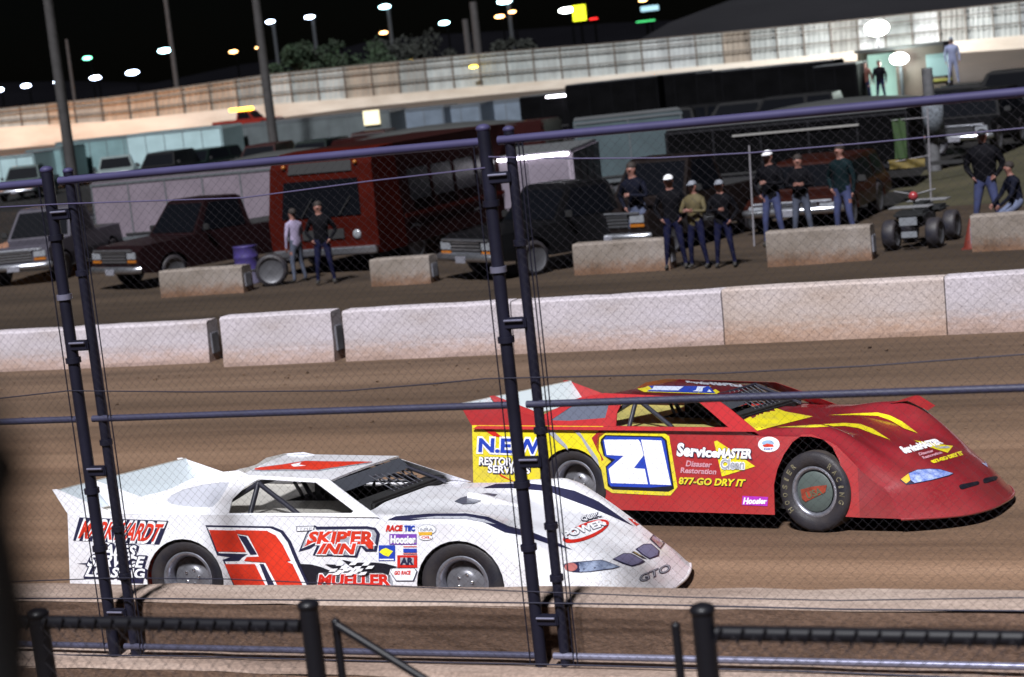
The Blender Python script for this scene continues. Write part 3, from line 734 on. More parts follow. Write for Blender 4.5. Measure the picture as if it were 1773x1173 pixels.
ck = [P([(130, 590), (260, 595), (380, 625), (520, 680), (640, 720), (1200, 720), (1200, 860), (330, 860), (240, 830)], BLACK), P([(630, 540), (800, 575), (1000, 572), (1140, 585), (1290, 625), (1200, 645), (1180, 720), (900, 720), (700, 600)], BLACK), P([(430, 592), (600, 600), (640, 640), (560, 660), (480, 620)], BLACK)]
for i in range(6):
    for j in range(4):
        if (i+j) % 2 == 0:
            x = 560+i*78-j*42+10*(j % 2); y = 575+j*36+6*((i) % 2)-4*(i % 3)
            if 440 < x < 1090: ck.append(P([(x, y+36), (x+78, y+32), (x+110, y-4), (x+36, y)], DWHITE))
wc.decal('chequered_flag', 'side', ck, dp, c5)
wc.decal('lettering', 'side', [P([(330, 720), (380, 690), (600, 690), (760, 700), (1090, 695), (1200, 720), (1230, 790), (1230, 860), (320, 860)], GREYV), T('MUELLER', .09, [(350, 850), (1200, 850), (1190, 712), (370, 712)], DWHITE), T('MUELLER', .05, [(350, 845), (1200, 845), (1190, 717), (370, 717)], DRD)], dp, c5)
wc.decal('sponsor_sticker', 'side', [T('RACE', .06, [(1150, 205), (1340, 200), (1345, 135), (1165, 135)], DRD), T('TEC', .06, [(1365, 200), (1490, 200), (1490, 138), (1370, 138)], BLUE)], dp, c5)
wc.decal('sponsor_sticker', 'side', [P(oval(1635, 185, 110, 62), GREYV), P(oval(1635, 185, 102, 54), DWHITE), P([(1530, 215), (1700, 212), (1690, 250), (1545, 255)], mat('amber_vinyl', (.75, .42, .04), .4)), T('NRA', .03, [(1560, 205), (1710, 200), (1710, 160), (1560, 165)], GREYV)], dp, c5)
wc.decal('sponsor_sticker', 'side', [P(oval(1620, 280, 85, 35), GREYV), P(oval(1620, 278, 78, 29), DWHITE), T('OIL', .03, [(1570, 290), (1680, 290), (1680, 262), (1570, 262)], DRD)], dp, c5)
wc.decal('sponsor_sticker', 'side', [P(box4(1190, 238, 1512, 362), PURP), P(box4(1198, 285, 1504, 340), GREYV), T('Hoosier', .04, [(1205, 350), (1500, 350), (1500, 255), (1210, 255)], DWHITE)], dp, c5)
wc.decal('sponsor_sticker', 'side', [P(box4(1065, 370, 1258, 555), BLUE), P([(1072, 450), (1100, 420), (1150, 402), (1180, 415), (1235, 440), (1180, 505), (1120, 485)], mat('bright_yellow', (.85, .8, .03), .4)), P(box4(1075, 530, 1245, 545), DWHITE)], dp, c5)
wc.decal('sponsor_sticker', 'side', [P(box4(1355, 382, 1515, 392), DRD), P(box4(1355, 410, 1515, 455), BLUE), P(box4(1355, 465, 1520, 474), DRD)], dp, c5)
wc.decal('sponsor_sticker', 'side', [P(box4(1283, 488, 1520, 635), DRD), P(box4(1320, 515, 1480, 600), GREYV), T('AR', .06, [(1325, 598), (1470, 598), (1470, 518), (1330, 518)], INK)], dp, c5)
wc.decal('sponsor_sticker', 'side', [P([(1200, 690), (1225, 640), (1490, 640), (1525, 680), (1480, 798), (1270, 798)], INK), P([(1205, 685), (1230, 645), (1485, 645), (1510, 680), (1470, 785), (1275, 785)], DWHITE), T('GO RACE', .06, [(1250, 720), (1440, 715), (1445, 670), (1255, 675)], DRD)], dp, c5)
n0 = (940, 860, 6.33)
hm = mat('headlamp_decal', (.05, .07, .14), .25, coat=.8, var=.9, vscale=9, col2=(.34, .40, .55)); GR = mat('grille_grey', (.15, .14, .24), .5)
wc.decal('headlamp', 'nose', [P([(225, 762), (240, 740), (330, 725), (640, 698), (700, 715), (850, 775), (760, 800), (500, 832), (400, 836), (330, 832), (245, 800)], INK), P([(390, 732), (640, 706), (700, 722), (835, 776), (750, 794), (500, 826), (400, 830)], hm), P(oval(305, 780, 70, 44), mat('amber_lens', (.42, .14, .13), .3, coat=.6))], ns, n0)
wc.decal('headlamp', 'nose', [P([(1210, 345), (1245, 385), (1325, 440), (1335, 515), (1285, 580), (1230, 530), (1165, 468), (1205, 420)], INK), P([(1220, 400), (1300, 450), (1320, 510), (1280, 565), (1185, 470)], hm)], ns, n0)
wc.decal('grille', 'nose', [P([(760, 692), (880, 625), (970, 628), (1100, 702), (1120, 718), (1050, 752), (970, 772), (870, 740)], INK), P([(780, 690), (885, 634), (960, 637), (1085, 706), (1040, 742), (965, 760), (885, 732)], GR)], ns, n0)
wc.decal('grille', 'nose', [P([(1010, 582), (1100, 525), (1185, 520), (1278, 600), (1268, 655), (1165, 692), (1085, 645)], INK), P([(1030, 582), (1105, 535), (1180, 530), (1262, 602), (1250, 645), (1168, 680), (1095, 640)], GR)], ns, n0)
wc.decal('emblem', 'nose', [P([(965, 612), (1000, 605), (1110, 670), (1140, 692), (1090, 680), (1010, 636)], BLACK), P([(985, 616), (1002, 612), (1080, 662), (1050, 652)], mat('gold', (.4, .28, .1), .4))], ns, n0)
wc.decal('lettering', 'nose', [T('GTO', .04, [(1062, 950), (1400, 815), (1385, 735), (1050, 870)], INK), T('GTO', -.012, [(1062, 950), (1400, 815), (1385, 735), (1050, 870)], GREYV)], ns, n0)
wc.decal('sponsor_sticker', 'nose', [P(oval(470, 385, 270, 88, rot=-.38), DRD), P(oval(480, 380, 225, 55, rot=-.38), DWHITE),
    T('POWER', .09, [(250, 470), (690, 325), (640, 265), (210, 400)], INK), T('POWER', .05, [(250, 466), (690, 321), (640, 261), (210, 396)], DWHITE), T('QUIK', .10, [(430, 290), (640, 235), (600, 185), (410, 240)], INK), T('QUIK', .02, [(430, 290), (640, 235), (600, 185), (410, 240)], DWHITE)], ns, n0)
wc.decal('sponsor_sticker', 'nose', [P([(925, 240), (1000, 205), (1095, 285), (1020, 325)], DRD), T('G', .02, [(990, 290), (1040, 268), (1020, 240), (975, 258)], DWHITE)], ns, n0)
h0 = (600, 740, 2.709)
wc.decal('stripe', 'nose', [P([(190, 438), (230, 420), (380, 408), (560, 406), (665, 423), (760, 466), (870, 495), (960, 530), (1060, 577), (940, 547), (840, 512), (740, 494), (640, 445), (560, 428), (400, 428), (300, 440)], INK), P([(300, 432), (420, 420), (560, 420), (645, 435), (700, 458), (560, 432), (420, 430)], GREYV)], ns, h0)
wc.decal('stripe', 'nose', [P([(640, 287), (700, 268), (860, 266), (970, 278), (1070, 300), (1180, 350), (1260, 405), (1345, 465), (1240, 418), (1130, 372), (1030, 335), (950, 302), (780, 287)], INK)], ns, h0)
sc1 = MB()
p0 = wc.hit('nose', 845, 866, 0)
for t in range(1):
    rings = []
    for i in range(9):
        a = i/8; xx = p0.x-.17+a*.52; wv = .085*sin(pi*min(1, .15+a*.85))**.6; hh = .05*(1-smooth(.05, 1, a))+.006
        rings.append([Vector((xx, p0.y+wv*cos(b), p0.z-.02-.10*(xx-p0.x)+hh*1.3*sin(b))) for b in [pi*j/10 for j in range(11)]])
    sc1.loft(rings, WHITE, closed=False); sc1.add(rings[0], [tuple(range(11))], BLACK)
sc1.build('hood_scoop', ns)
wc.decal('scoop_mouth', 'nose', [P([(505, 350), (535, 333), (590, 318), (660, 311), (708, 316), (690, 328), (640, 342), (600, 360), (545, 364)], SMOKE2)], ns, h0)
r0 = (400, 770, 5.91)
wc.decal('number_decal', 'roof', [P([(160, 264), (290, 235), (520, 206), (760, 168), (1060, 174), (1290, 174), (1500, 182), (1250, 218), (1000, 254), (880, 276), (560, 268), (330, 276)], GREYV),
    P([(190, 260), (300, 240), (520, 212), (760, 174), (1060, 180), (1290, 180), (1450, 184), (1250, 212), (1000, 248), (880, 268), (560, 260), (330, 268)], ORED), P([(610, 215), (720, 190), (700, 215), (770, 225), (640, 235)], DWHITE)], wo['roof'], r0, 12)

# ================================================================ the red car
rc = Car((-5.154, 16.782, -.075), (-.097, .007, -.122), (.95, 1., 1.), 'red and yellow dirt track race car with number 21, beyond the white car')
rst = dict(lip=.34, front_arch=[(.885, .14), (.89, .4), (.93, .54), (1.0, .67), (1.09, .78), (1.18, .845), (1.27, .85), (1.38, .81), (1.47, .74), (1.53, .62), (1.56, .48), (1.55, .3), (1.50, .145)], strut=mat('strut_red', (.35, .02, .015), .5),
           paint_cut=[(-.875, .62), (-.96, .80), (-.83, .905)], crown=.02,
           roof=[(-1.02, -.68, 1.150), (.21, -.68, 1.120), (.02, .68, 1.10), (-.85, .68, 1.160)], glass=SMOKE2,
           sail=[(818, 743), (830, 736), (880, 730), (925, 726), (953, 712), (1003, 689), (1046, 681), (1238, 690), (1262, 707), (1312, 748)],
           holes=[[(953, 728), (991, 703), (1054, 700), (1048, 724), (985, 729)], [(1066, 738), (1068, 715), (1080, 690), (1206, 693), (1218, 703), (1262, 741)]],
           fin=[(-2.42, 1.08), (-2.0, 1.10), (-1.45, .96), (-1.35, .905), (-2.31, .905)], fx=1.29, fy=-.87, steer=-.10, cover=True, hoodpaint=HRED)
ro = car_body(rc, RED, DRED, BEIGE, rst)
dp = ro['door']; ns = ro['nose']
q3 = (780, 620, 3.41)
for pts_, mm_ in (([(545, 410), (590, 410), (690, 520), (695, 545), (640, 500)], GREYV), ([(705, 410), (745, 410), (868, 590), (880, 640), (840, 590), (770, 470)], GREYV), ([(180, 412), (235, 412), (310, 470), (255, 462)], DRD), ([(280, 678), (385, 735), (300, 700)], DRD), ([(905, 410), (960, 410), (880, 470), (875, 560), (835, 475)], RED)):
    rc.decal('paint_slash', 'side', [P(pts_, mm_)], dp, q3)
rc.decal('lettering', 'side', [T('N.E.W.', .10, [(165, 558), (550, 572), (550, 478), (170, 472)], DWHITE), T('N.E.W.', .04, [(168, 555), (548, 569), (548, 481), (173, 475)], BLUE)], dp, q3)
for txt, q in (('RESTORATION', [(170, 632), (525, 640), (525, 592), (172, 584)]), ('SERVICES', [(222, 678), (470, 684), (470, 640), (224, 633)])):
    rc.decal('lettering', 'side', [T(txt, .10, [(a+3, b+3) for a, b in q], INK), T(txt, .03, q, DWHITE)], dp, q3)
rc.decal('number_decal', 'side', [
    P([(900, 436), (1262, 442), (1292, 462), (1342, 762), (1300, 812), (1250, 812), (955, 797), (912, 770), (885, 620), (905, 600), (862, 520), (872, 458)], YEL),
    P([(915, 455), (1250, 462), (1278, 485), (1322, 772), (1288, 790), (960, 777), (930, 757), (918, 640), (950, 610), (905, 575), (886, 500), (890, 480)], BLACK),
    P([(920, 462), (1246, 470), (1268, 490), (1310, 755), (1180, 765), (950, 758), (935, 740), (925, 645), (975, 600), (915, 580), (900, 490)], BLUE),
    P([(908, 482), (1112, 482), (1125, 500), (1143, 575), (1085, 650), (1150, 655), (1168, 745), (950, 738), (936, 655), (1025, 578), (925, 572)], DWHITE),
    P([(1128, 482), (1248, 487), (1305, 750), (1182, 745)], DWHITE)], dp, q3)
q8 = (1160, 740, 7.82)
rc.decal('lettering', 'side', [P([(600, 195), (640, 180), (1158, 530), (705, 668), (650, 420)], YEL),
    T('Service', .10, [(100, 392), (650, 412), (665, 300), (118, 215)], INK), T('Service', .05, [(97, 388), (650, 408), (665, 296), (115, 211)], DWHITE),
    T('MASTER', .10, [(655, 414), (1105, 425), (1125, 300), (672, 290)], INK), T('MASTER', .05, [(652, 410), (1102, 421), (1122, 296), (669, 286)], DWHITE),
    T('Clean', .09, [(690, 560), (1010, 565), (1020, 440), (700, 430)], DWHITE), T('Clean', .03, [(690, 560), (1010, 565), (1020, 440), (700, 430)], GREYV)], dp, q8)
PK = mat('pale_red_vinyl', (.60, .30, .36), .4)
rc.decal('lettering', 'side', [T('Disaster', .03, [(215, 530), (560, 545), (578, 470), (232, 450)], PK)], dp, q8)
rc.decal('lettering', 'side', [T('Restoration', .03, [(145, 618), (622, 640), (640, 565), (155, 545)], PK)], dp, q8)
rc.decal('lettering', 'side', [T('877-GO DRY IT', .08, [(125, 775), (1000, 808), (1032, 712), (132, 682)], BLACK), T('877-GO DRY IT', .04, [(122, 770), (998, 803), (1030, 707), (130, 677)], YEL)], dp, q8)
rc.decal('sponsor_sticker', 'side', [P(oval(1342, 232, 146, 104), DWHITE), P(oval(1330, 215, 80, 40), mat('pale_blue', (.3, .45, .65), .4)), P([(1255, 245), (1320, 220), (1400, 235), (1410, 262), (1280, 265)], ORED), T('DIRT', .02, [(1280, 305), (1400, 305), (1400, 280), (1280, 280)], BLUE)], dp, q8)
rc.decal('sponsor_sticker', 'side', [P([(985, 930), (1332, 945), (1322, 1068), (975, 1052)], PINK), T('Hoosier', .05, [(995, 1040), (1310, 1035), (1320, 965), (1010, 955)], DWHITE)], dp, q8)
e0 = (1520, 680, 6.17)
bm_ = mat('blue_headlamp_decal', (.05, .12, .50), .25, coat=.8, var=.9, vscale=14, col2=(.42, .50, .75))
rc.decal('headlamp', 'nose', [P([(235, 935), (330, 860), (420, 825), (560, 815), (660, 820), (810, 868), (760, 895), (560, 945), (380, 978), (300, 985)], INK), P([(330, 870), (420, 832), (560, 822), (660, 828), (800, 868), (750, 890), (560, 938), (390, 968), (350, 940)], bm_), P([(245, 933), (325, 872), (345, 940), (300, 975)], mat('amber_vinyl', (.75, .42, .04), .4))], ns, e0)
rc.decal('headlamp', 'nose', [P([(1070, 665), (1140, 670), (1215, 768), (1172, 802), (1105, 755)], bm_)], ns, e0)
rc.decal('grille', 'nose', [P([(862, 1002), (880, 985), (1060, 950), (1082, 962), (1070, 985), (900, 1036), (878, 1030)], BLACK)], ns, e0)
rc.decal('grille', 'nose', [P([(1118, 935), (1140, 915), (1255, 894), (1278, 905), (1262, 935), (1150, 970), (1125, 965)], BLACK)], ns, e0)
rc.decal('lettering', 'nose', [P([(385, 515), (640, 555), (802, 575), (745, 648), (560, 592)], YEL), T('ServiceMASTER', .08, [(290, 655), (690, 548), (625, 500), (225, 590)], DWHITE), T('Clean', .05, [(640, 605), (770, 600), (740, 570), (590, 580)], GREYV)], ns, e0)
rc.decal('lettering', 'nose', [T('Disaster', .04, [(445, 678), (600, 635), (575, 610), (430, 650)], PK), T('Restoration', .04, [(490, 715), (690, 655), (660, 632), (465, 690)], PK)], ns, e0)
rc.decal('lettering', 'nose', [T('877-GO DRY IT', .10, [(595, 758), (915, 665), (885, 632), (560, 735)], YEL)], ns, e0)
q4 = (1240, 620, 3.326)
rc.decal('stripe', 'nose', [P([(350, 402), (560, 388), (740, 377), (830, 383), (900, 410), (1002, 475), (905, 440), (820, 407), (740, 394), (560, 402)], YEL)], ns, q4)
rc.decal('stripe', 'nose', [P([(650, 332), (800, 322), (930, 317), (1000, 333), (1070, 368), (1160, 436), (1080, 408), (1005, 363), (930, 336), (800, 332)], YEL)], ns, q4)
rc.decal('hood_panel', 'nose', [P([(60, 328), (150, 320), (165, 302), (350, 294), (400, 312), (556, 340), (205, 430), (165, 408)], YEL)], ns, q4)
q6 = (1030, 640, 6.567)
rc.decal('number_decal', 'roof', [P([(440, 192), (1320, 196), (1420, 262), (1380, 285), (560, 262), (480, 225)], YEL), P([(510, 192), (1300, 198), (1370, 278), (590, 256)], BLUE), P([(560, 196), (1010, 202), (1060, 250), (610, 242)], mat('roof_number_white', (.62, .68, .85), .4)), P([(1060, 204), (1270, 206), (1330, 268), (1110, 258)], MATS['roof_number_white'])], ro['roof'], q6, 12)
rc.decal('lettering', 'roof', [T('ServiceMASTER', .10, [(1060, 160), (1700, 205), (1660, 172), (1030, 135)], GREYV)], ro['roof'], q6, 12)
# raised wedge on the far fender
wd = MB(); wv = [(1.42, .70, .93), (1.42, .97, .93), (1.60, .70, .955), (1.60, .985, .985), (1.78, .98, .88), (1.78, .74, .86)]
wd.add([Vector(p) for p in wv], [(0, 1, 3, 2), (2, 3, 4, 5)], RED); wd.build('fender_wedge', ns)
# ================================================================ vehicles and trailers of the infield
RIMK = mat('dull_steel_rim', (.09, .09, .10), .5, metal=.4)
DARK2 = mat('flat_black', (.004, .004, .005), .9, spec=.05)
GLS = mat('dark_glass', (.003, .0035, .005), .3, spec=.08)
LAMPG = mat('headlamp_glass', (.20, .21, .23), .2, coat=.6)
AMB = mat('amber_indicator', (.30, .10, .012), .3, coat=.3)
CHR = mat('dull_chrome', (.62, .64, .70), .28, metal=.95)
PLATE = mat('plate', (.18, .18, .21), .5)
def vpaint(n, c): return mat('paint_'+n, tuple(x*.42 for x in c), .4, coat=.06, var=.25, vscale=2, spec=.2)
def rwheel(name, par, x, y, r, w):
    m = MB(); m.lathe([(r-.08, -w/2), (r-.02, -w/2), (r, -w/3), (r, w/3), (r-.02, w/2), (r-.08, w/2)], RUB, 20)
    m.lathe([(r-.08, -w/2+.01), (r-.12, -w/2+.04), (.05, -w/2+.02), (.001, -w/2+.02)], RIMK, 20); m.lathe([(r-.08, w/2-.01), (r-.12, w/2-.04), (.05, w/2-.02), (.001, w/2-.02)], RIMK, 20)
    return m.build(name, par, loc=(x, y, r))
def prism(m, prof, w, mm, wt=None, zc=None, bevel=0.0):
    """side profile (x,z) extruded across y; above zc the half width shrinks towards wt"""
    def hw(z): return w/2 if (wt is None or z <= zc[0]) else w/2+(wt-w)/2*min(1, (z-zc[0])/(zc[1]-zc[0]))
    n = len(prof); A = [Vector((x, -hw(z), z)) for x, z in prof]; B = [Vector((x, hw(z), z)) for x, z in prof]
    m.add(A+B, [(i, (i+1) % n, (i+1) % n+n, i+n) for i in range(n)], mm)
    for S in (A, B):
        t = tessellate_polygon([[Vector((p.x, p.z, 0)) for p in S]]); m.add(S, t, mm)
def pickup(label, loc, rz, pm, cat='pickup truck', group=None, name='pickup_truck', kind='pickup', L=5.5, W=1.95, H=1.85, chrome=True, lean=0):
    """front towards +x"""
    r = empty(name, loc, rz); tag(r, label, cat, group)
    h = H; b = MB()
    hood = 1.08*h/1.85; f = L/2
    arch = lambda cx: [(cx+.44*cos(a), .36+.44*sin(a)) for a in [pi*i/8 for i in range(9)]]
    low = [(f-.03, .42)]+arch(f-.98)[0:9]+arch(-f+1.15)[0:9]+[(-f+.03, .45)]
    if kind == 'pickup':
        top = [(-f, .62), (-f, hood), (-.62, hood), (-.60, hood-.02), (.95, hood), (f-.25, hood-.07), (f-.02, hood-.20), (f, .62)]
        cab = [(-.62, hood-.01), (-.52, h-.06), (-.40, h), (.40, h), (.55, h-.05), (1.10, hood-.01)]
    elif kind == 'suv':
        top = [(-f, .62), (-f, hood), (.95, hood), (f-.25, hood-.07), (f-.02, hood-.22), (f, .62)]
        cab = [(-f+.08, hood-.01), (-f+.28, h-.05), (-f+.45, h), (.35, h), (.50, h-.05), (1.08, hood-.01)]
    else:   # van: short nose
        hood = 1.15*h/2.1
        top = [(-f, .62), (-f, hood+.1), (1.3, hood+.05), (f-.12, hood-.1), (f, .62)]
        cab = [(-f+.03, hood+.09), (-f+.1, h-.06), (-f+.2, h), (1.0, h), (1.15, h-.05), (1.85, hood+.03)]
    prism(b, low+top, W, pm, W*.93, (.62, hood+.02))
    prism(b, cab, W*.93, pm, W*.74, (hood, h)); bo = b.build('body', r)
    g = MB(); xe = cab[-1][0]; xt = cab[-2][0]
    def gp_(x, z, y): return Vector((x, y, z))
    wz = lambda z: (W*.93/2+(W*.74-W*.93)/2*(z-hood)/(h-hood))
    z0_, z1_ = hood+.05, h-.10
    def fx(z): return xe+(xt-xe)*(z-hood)/(h-.05-hood)
    g.add([gp_(fx(z0_)+.012, z0_, -wz(z0_)+.08), gp_(fx(z0_)+.012, z0_, wz(z0_)-.08), gp_(fx(z1_)+.012, z1_, wz(z1_)-.07), gp_(fx(z1_)+.012, z1_, -wz(z1_)+.07)], [(0, 1, 2, 3)], GLS)
    g.build('windscreen', r)
    xb = cab[0][0]
    spans = [(xb+.16, fx(z0_)-.18)] if kind == 'pickup' else [(xb+.2, (xb+xe)/2-.6), ((xb+xe)/2-.5, fx(z0_)-.25)]
    for s_ in (-1, 1):
        for (xa, xc) in spans:
            g = MB(); e = .012; xt2 = min(xc, fx(z1_)-.12)
            g.add([gp_(xa, z0_, s_*(wz(z0_)+e)), gp_(xc, z0_, s_*(wz(z0_)+e)), gp_(xt2, z1_, s_*(wz(z1_)+e)), gp_(xa+.06, z1_, s_*(wz(z1_)+e))], [(0, 1, 2, 3)], GLS)
            g.build('side_window', r)
    if kind == 'pickup':
        k = MB(); k.box(((-f-.66)/2, 0, hood+.003), (f-.80, W*.80, .012), DARK); k.build('cargo_bed', r)
    gm = CHR if chrome else DARK
    k = MB(); gz = hood-.33
    for i in range(4): k.box((f+.012, 0, gz-.09+i*.07), (.03, W*.50, .022), gm)
    k.box((f+.004, 0, gz+.015), (.02, W*.50, .28), DARK); k.tube([(f+.02, -W*.40, gz+.175), (f+.03, W*.40, gz+.175)], .028, gm, 8); k.build('grille', r)
    k = MB(); k.tube([(f-.05, -W*.49, .50), (f+.07, -W*.44, .50), (f+.09, 0, .50), (f+.07, W*.44, .50), (f-.05, W*.49, .50)], .085, gm, 12); k.build('front_bumper', r)
    k = MB(); k.box((-f-.05, 0, .52), (.12, W*.96, .15), gm, bev=.03); k.build('rear_bumper', r)
    k = MB(); k.box((f+.178, 0, .47), (.012, .34, .14), PLATE); k.build('number_plate', r)
    for s_ in (-1, 1):
        k = MB(); k.box((f+.006, s_*W*.36, gz+.05), (.04, W*.17, .17), LAMPG, bev=.015); k.build('headlamp', r)
        k = MB(); k.box((f+.004, s_*W*.36, gz-.085), (.04, W*.17, .07), AMB, bev=.01); k.build('indicator', r)
        k = MB(); k.box((xe-.25, s_*(W/2+.10), hood+.14), (.08, .18, .15), DARK, bev=.02); k.build('mirror', r)
        rwheel('wheel', r, f-.98, s_*(W/2-.13), .36, .24); rwheel('wheel', r, -f+1.15, s_*(W/2-.13), .36, .24)
    return r
def trailer(label, loc, rz, L, W, H, sm, fm, name='box_trailer', cat='trailer', group=None, door=True, strip=None, awn=False):
    """box trailer, long axis x, rear doors at -x"""
    r = empty(name, loc, rz); tag(r, label, cat, group)
    z0_ = .55; b = MB(); b.box((0, 0, (z0_+H)/2), (L, W, H-z0_), sm, bev=.05); bo = b.build('box', r)
    b = MB(); b.box((0, 0, H+.01), (L*.985, W*.97, .05), mat('trailer_roof', (.07, .075, .08), .7, var=.3, vscale=1), bev=.02); b.build('roof', r)
    for s_ in (-1, 1):
        k = MB(); n = max(2, int(L/1.2))
        for i in range(n+1): k.box((-L/2+.06+(L-.12)*i/n, s_*(W/2+.006), (z0_+H)/2), (.04, .022, H-z0_-.12), fm)
        k.box((0, s_*(W/2+.008), z0_+.07), (L*.99, .03, .10), fm); k.box((0, s_*(W/2+.008), H-.08), (L*.99, .03, .07), fm); k.build('side_ribs', r)
        rwheel('wheel', r, -L*.12, s_*(W/2-.14), .36, .22); rwheel('wheel', r, -L*.12-.82, s_*(W/2-.14), .36, .22)
        k = MB(); k.box((-L*.12-.4, s_*(W/2-.02), .74), (1.8, .10, .06), DARK); k.build('mudguard', r)
    if door:
        k = MB(); k.box((-L/2-.012, 0, (z0_+H)/2), (.03, W*.90, H-z0_-.20), fm, bev=.01)
        for y in (-.06, .06): k.tube([(-L/2-.035, y, z0_+.1), (-L/2-.035, y, H-.2)], .014, CHR, 6)
        k.build('rear_door', r)
    k = MB(); k.box((L/2+.55, 0, .50), (1.2, .10, .10), DARK); k.box((0, 0, .50), (L*.95, W*.6, .10), DARK); k.build('chassis', r)
    if strip:
        k = MB(); k.box((-L/2-.05, 0, H-.06), (.05, W*.94, .07), strip, bev=.01); k.build('light_strip', r)
    return r
def gx(u, v, z=.02): return atz(u, v, z)
T_GREY = mat('trailer_grey_violet', (.17, .14, .17), .55, var=.25, vscale=1.2); T_TEAL = mat('trailer_teal_grey', (.10, .15, .155), .5, var=.25, vscale=1)
T_WH = mat('trailer_pale_teal', (.15, .24, .25), .5, var=.2, vscale=1); T_BR = mat('trailer_bright', (.32, .44, .46), .5, var=.15, vscale=1)
T_DK = mat('trailer_dark', (.003, .003, .0035), .8, var=.5, vscale=1, spec=.03); T_BL = mat('trailer_blue_grey', (.12, .15, .19), .5, var=.25, vscale=1); T_GY = mat('trailer_mid_grey', (.085, .10, .105), .5, var=.3, vscale=1)
FR = mat('trim_grey', (.10, .11, .12), .5, metal=.3)
LUM = mat('tube_lamp_glow', (.9, .9, 1), .4, emit=(.95, .92, 1.0), estr=9)
P_SIL = vpaint('silver', (.13, .12, .155)); P_MAR = vpaint('maroon_black', (.022, .008, .010)); P_BLK = vpaint('black', (.010, .010, .012)); P_DK2 = vpaint('dark_brown', (.02, .013, .012))
P_WHT = vpaint('pale', (.34, .42, .42)); P_TEAL = vpaint('teal_grey', (.12, .17, .17)); P_DGR = vpaint('dark_green', (.010, .022, .020)); P_ORG = vpaint('orange_red', (.045, .008, .004)); P_DR = vpaint('dark_red', (.05, .010, .010))
# -- front row
def at_front(u, v, dx=0): p = gx(u, v); return (p.x, p.y, .0)
pickup('silver pickup truck with its nose at the left edge of the infield', (gx(15, 495).x-.1, gx(30, 493).y+2.3, 0), radians(-78), P_SIL, L=5.4)
pickup('dark maroon pickup truck between the silver pickup and the tan block, headlamps glinting', (gx(240, 500).x+.55, gx(240, 500).y+2.5, 0), radians(-112), P_MAR, L=5.6, W=2.0, H=1.9)
pickup('black pickup directly behind the middle fence post, plate on its bumper', (gx(860, 480).x+.95, gx(860, 480).y+2.0, 0), radians(-122), P_BLK, L=5.4, W=2.05, H=1.72)
pickup('dark pickup truck with amber corner lamps behind the man in light jeans', (gx(1085, 455).x+.1, gx(1085, 455).y+3.3, 0), radians(-103), P_DK2, L=5.6, W=2.0, H=1.95)
pickup('dark grey pickup truck parked behind the maroon one, only its roof and hood lit', (gx(170, 425).x, gx(170, 425).y+3, 0), radians(-95), vpaint('charcoal', (.022, .022, .03)), L=5.4, H=1.8)
# -- the orange bus
def bus():
    f0 = gx(487, 492); f1 = gx(648, 480)
    r = empty('bus', ((f0.x+f1.x)/2-.70, (f0.y+f1.y)/2+1.5, 0)); tag(r, 'orange fronted bus with a big dark windscreen and a long dark red side', 'bus')
    W_, H_, L_ = 2.85, 2.95, 7.2; r.rotation_euler = (0, 0, radians(-93))
    BO = mat('bus_orange', (.042, .0045, .0025), .8, spec=.03, coat=.0, var=.3, vscale=1.5); BR = mat('bus_dark_red', (.016, .0035, .0035), .9, spec=.05, coat=.0, var=.4, vscale=1)
    m = MB(); prof = [(0, .42), (.10, .60), (.12, 1.25), (0, 2.0), (-.06, 2.45), (-.22, 2.70), (-.6, 2.78), (-1.2, 2.80), (-1.2, .42)]
    prism(m, prof, W_, BO, W_*.93, (1.3, 2.8)); m.build('front_cap', r)
    m = MB(); prism(m, [(-1.2, .45), (-1.2, 2.80), (-L_, 2.80), (-L_-.1, 2.6), (-L_-.1, .45)], W_*.995, BR, W_*.93, (1.3, 2.8)); m.build('body', r)
    m = MB(); m.add([Vector((.135, -1.05, 1.32)), Vector((.135, 1.05, 1.32)), Vector((.0, .98, 2.15)), Vector((.0, -.98, 2.15))], [(0, 1, 2, 3)], GLS); m.build('windscreen', r)
    m = MB(); m.add([Vector((-.01, -.85, 2.32)), Vector((-.01, .85, 2.32)), Vector((-.07, .82, 2.56)), Vector((-.07, -.82, 2.56))], [(0, 1, 2, 3)], DARK); m.build('destination_box', r)
    for s_ in (-1, 1):
        for i in range(4):
            x = -1.6-i*1.2; m = MB(); e = .012
            m.add([Vector((x, s_*(W_/2-.01+e), 1.42)), Vector((x-1.02, s_*(W_/2-.01+e), 1.42)), Vector((x-1.02, s_*(W_/2-.055+e), 2.15)), Vector((x, s_*(W_/2-.055+e), 2.15))], [(0, 1, 2, 3)], GLS); m.build('side_window', r)
        m = MB(); m.box((-L_/2-.5, s_*(W_/2+.008), 1.1), (L_-1.5, .02, .09), BO); m.build('side_stripe', r)
        m = MB(); m.sphere((.12, s_*.88, .88), .11, LAMPG, 8, sc=(.4, 1, 1)); m.build('headlamp', r)
        m = MB(); m.sphere((-.03, s_*.95, 2.50), .05, AMB, 6); m.build('marker_lamp', r)
        rwheel('wheel', r, -1.7, s_*(W_/2-.16), .45, .28); rwheel('wheel', r, -L_+2.2, s_*(W_/2-.16), .45, .28)
    m = MB(); m.box((.14, 0, .52), (.14, W_*.96, .18), CHR, bev=.03); m.build('front_bumper', r)
    m = MB(); m.box((.125, 0, .92), (.03, 1.1, .22), DARK); m.build('grille', r)
    for y, b in ((-.5, 1), (.5, 1)): m = MB(); m.tube([(.16, y, 1.34), (.10, y+.3*b, 1.75)], .014, DARK, 5); m.build('wiper', r)
bus()
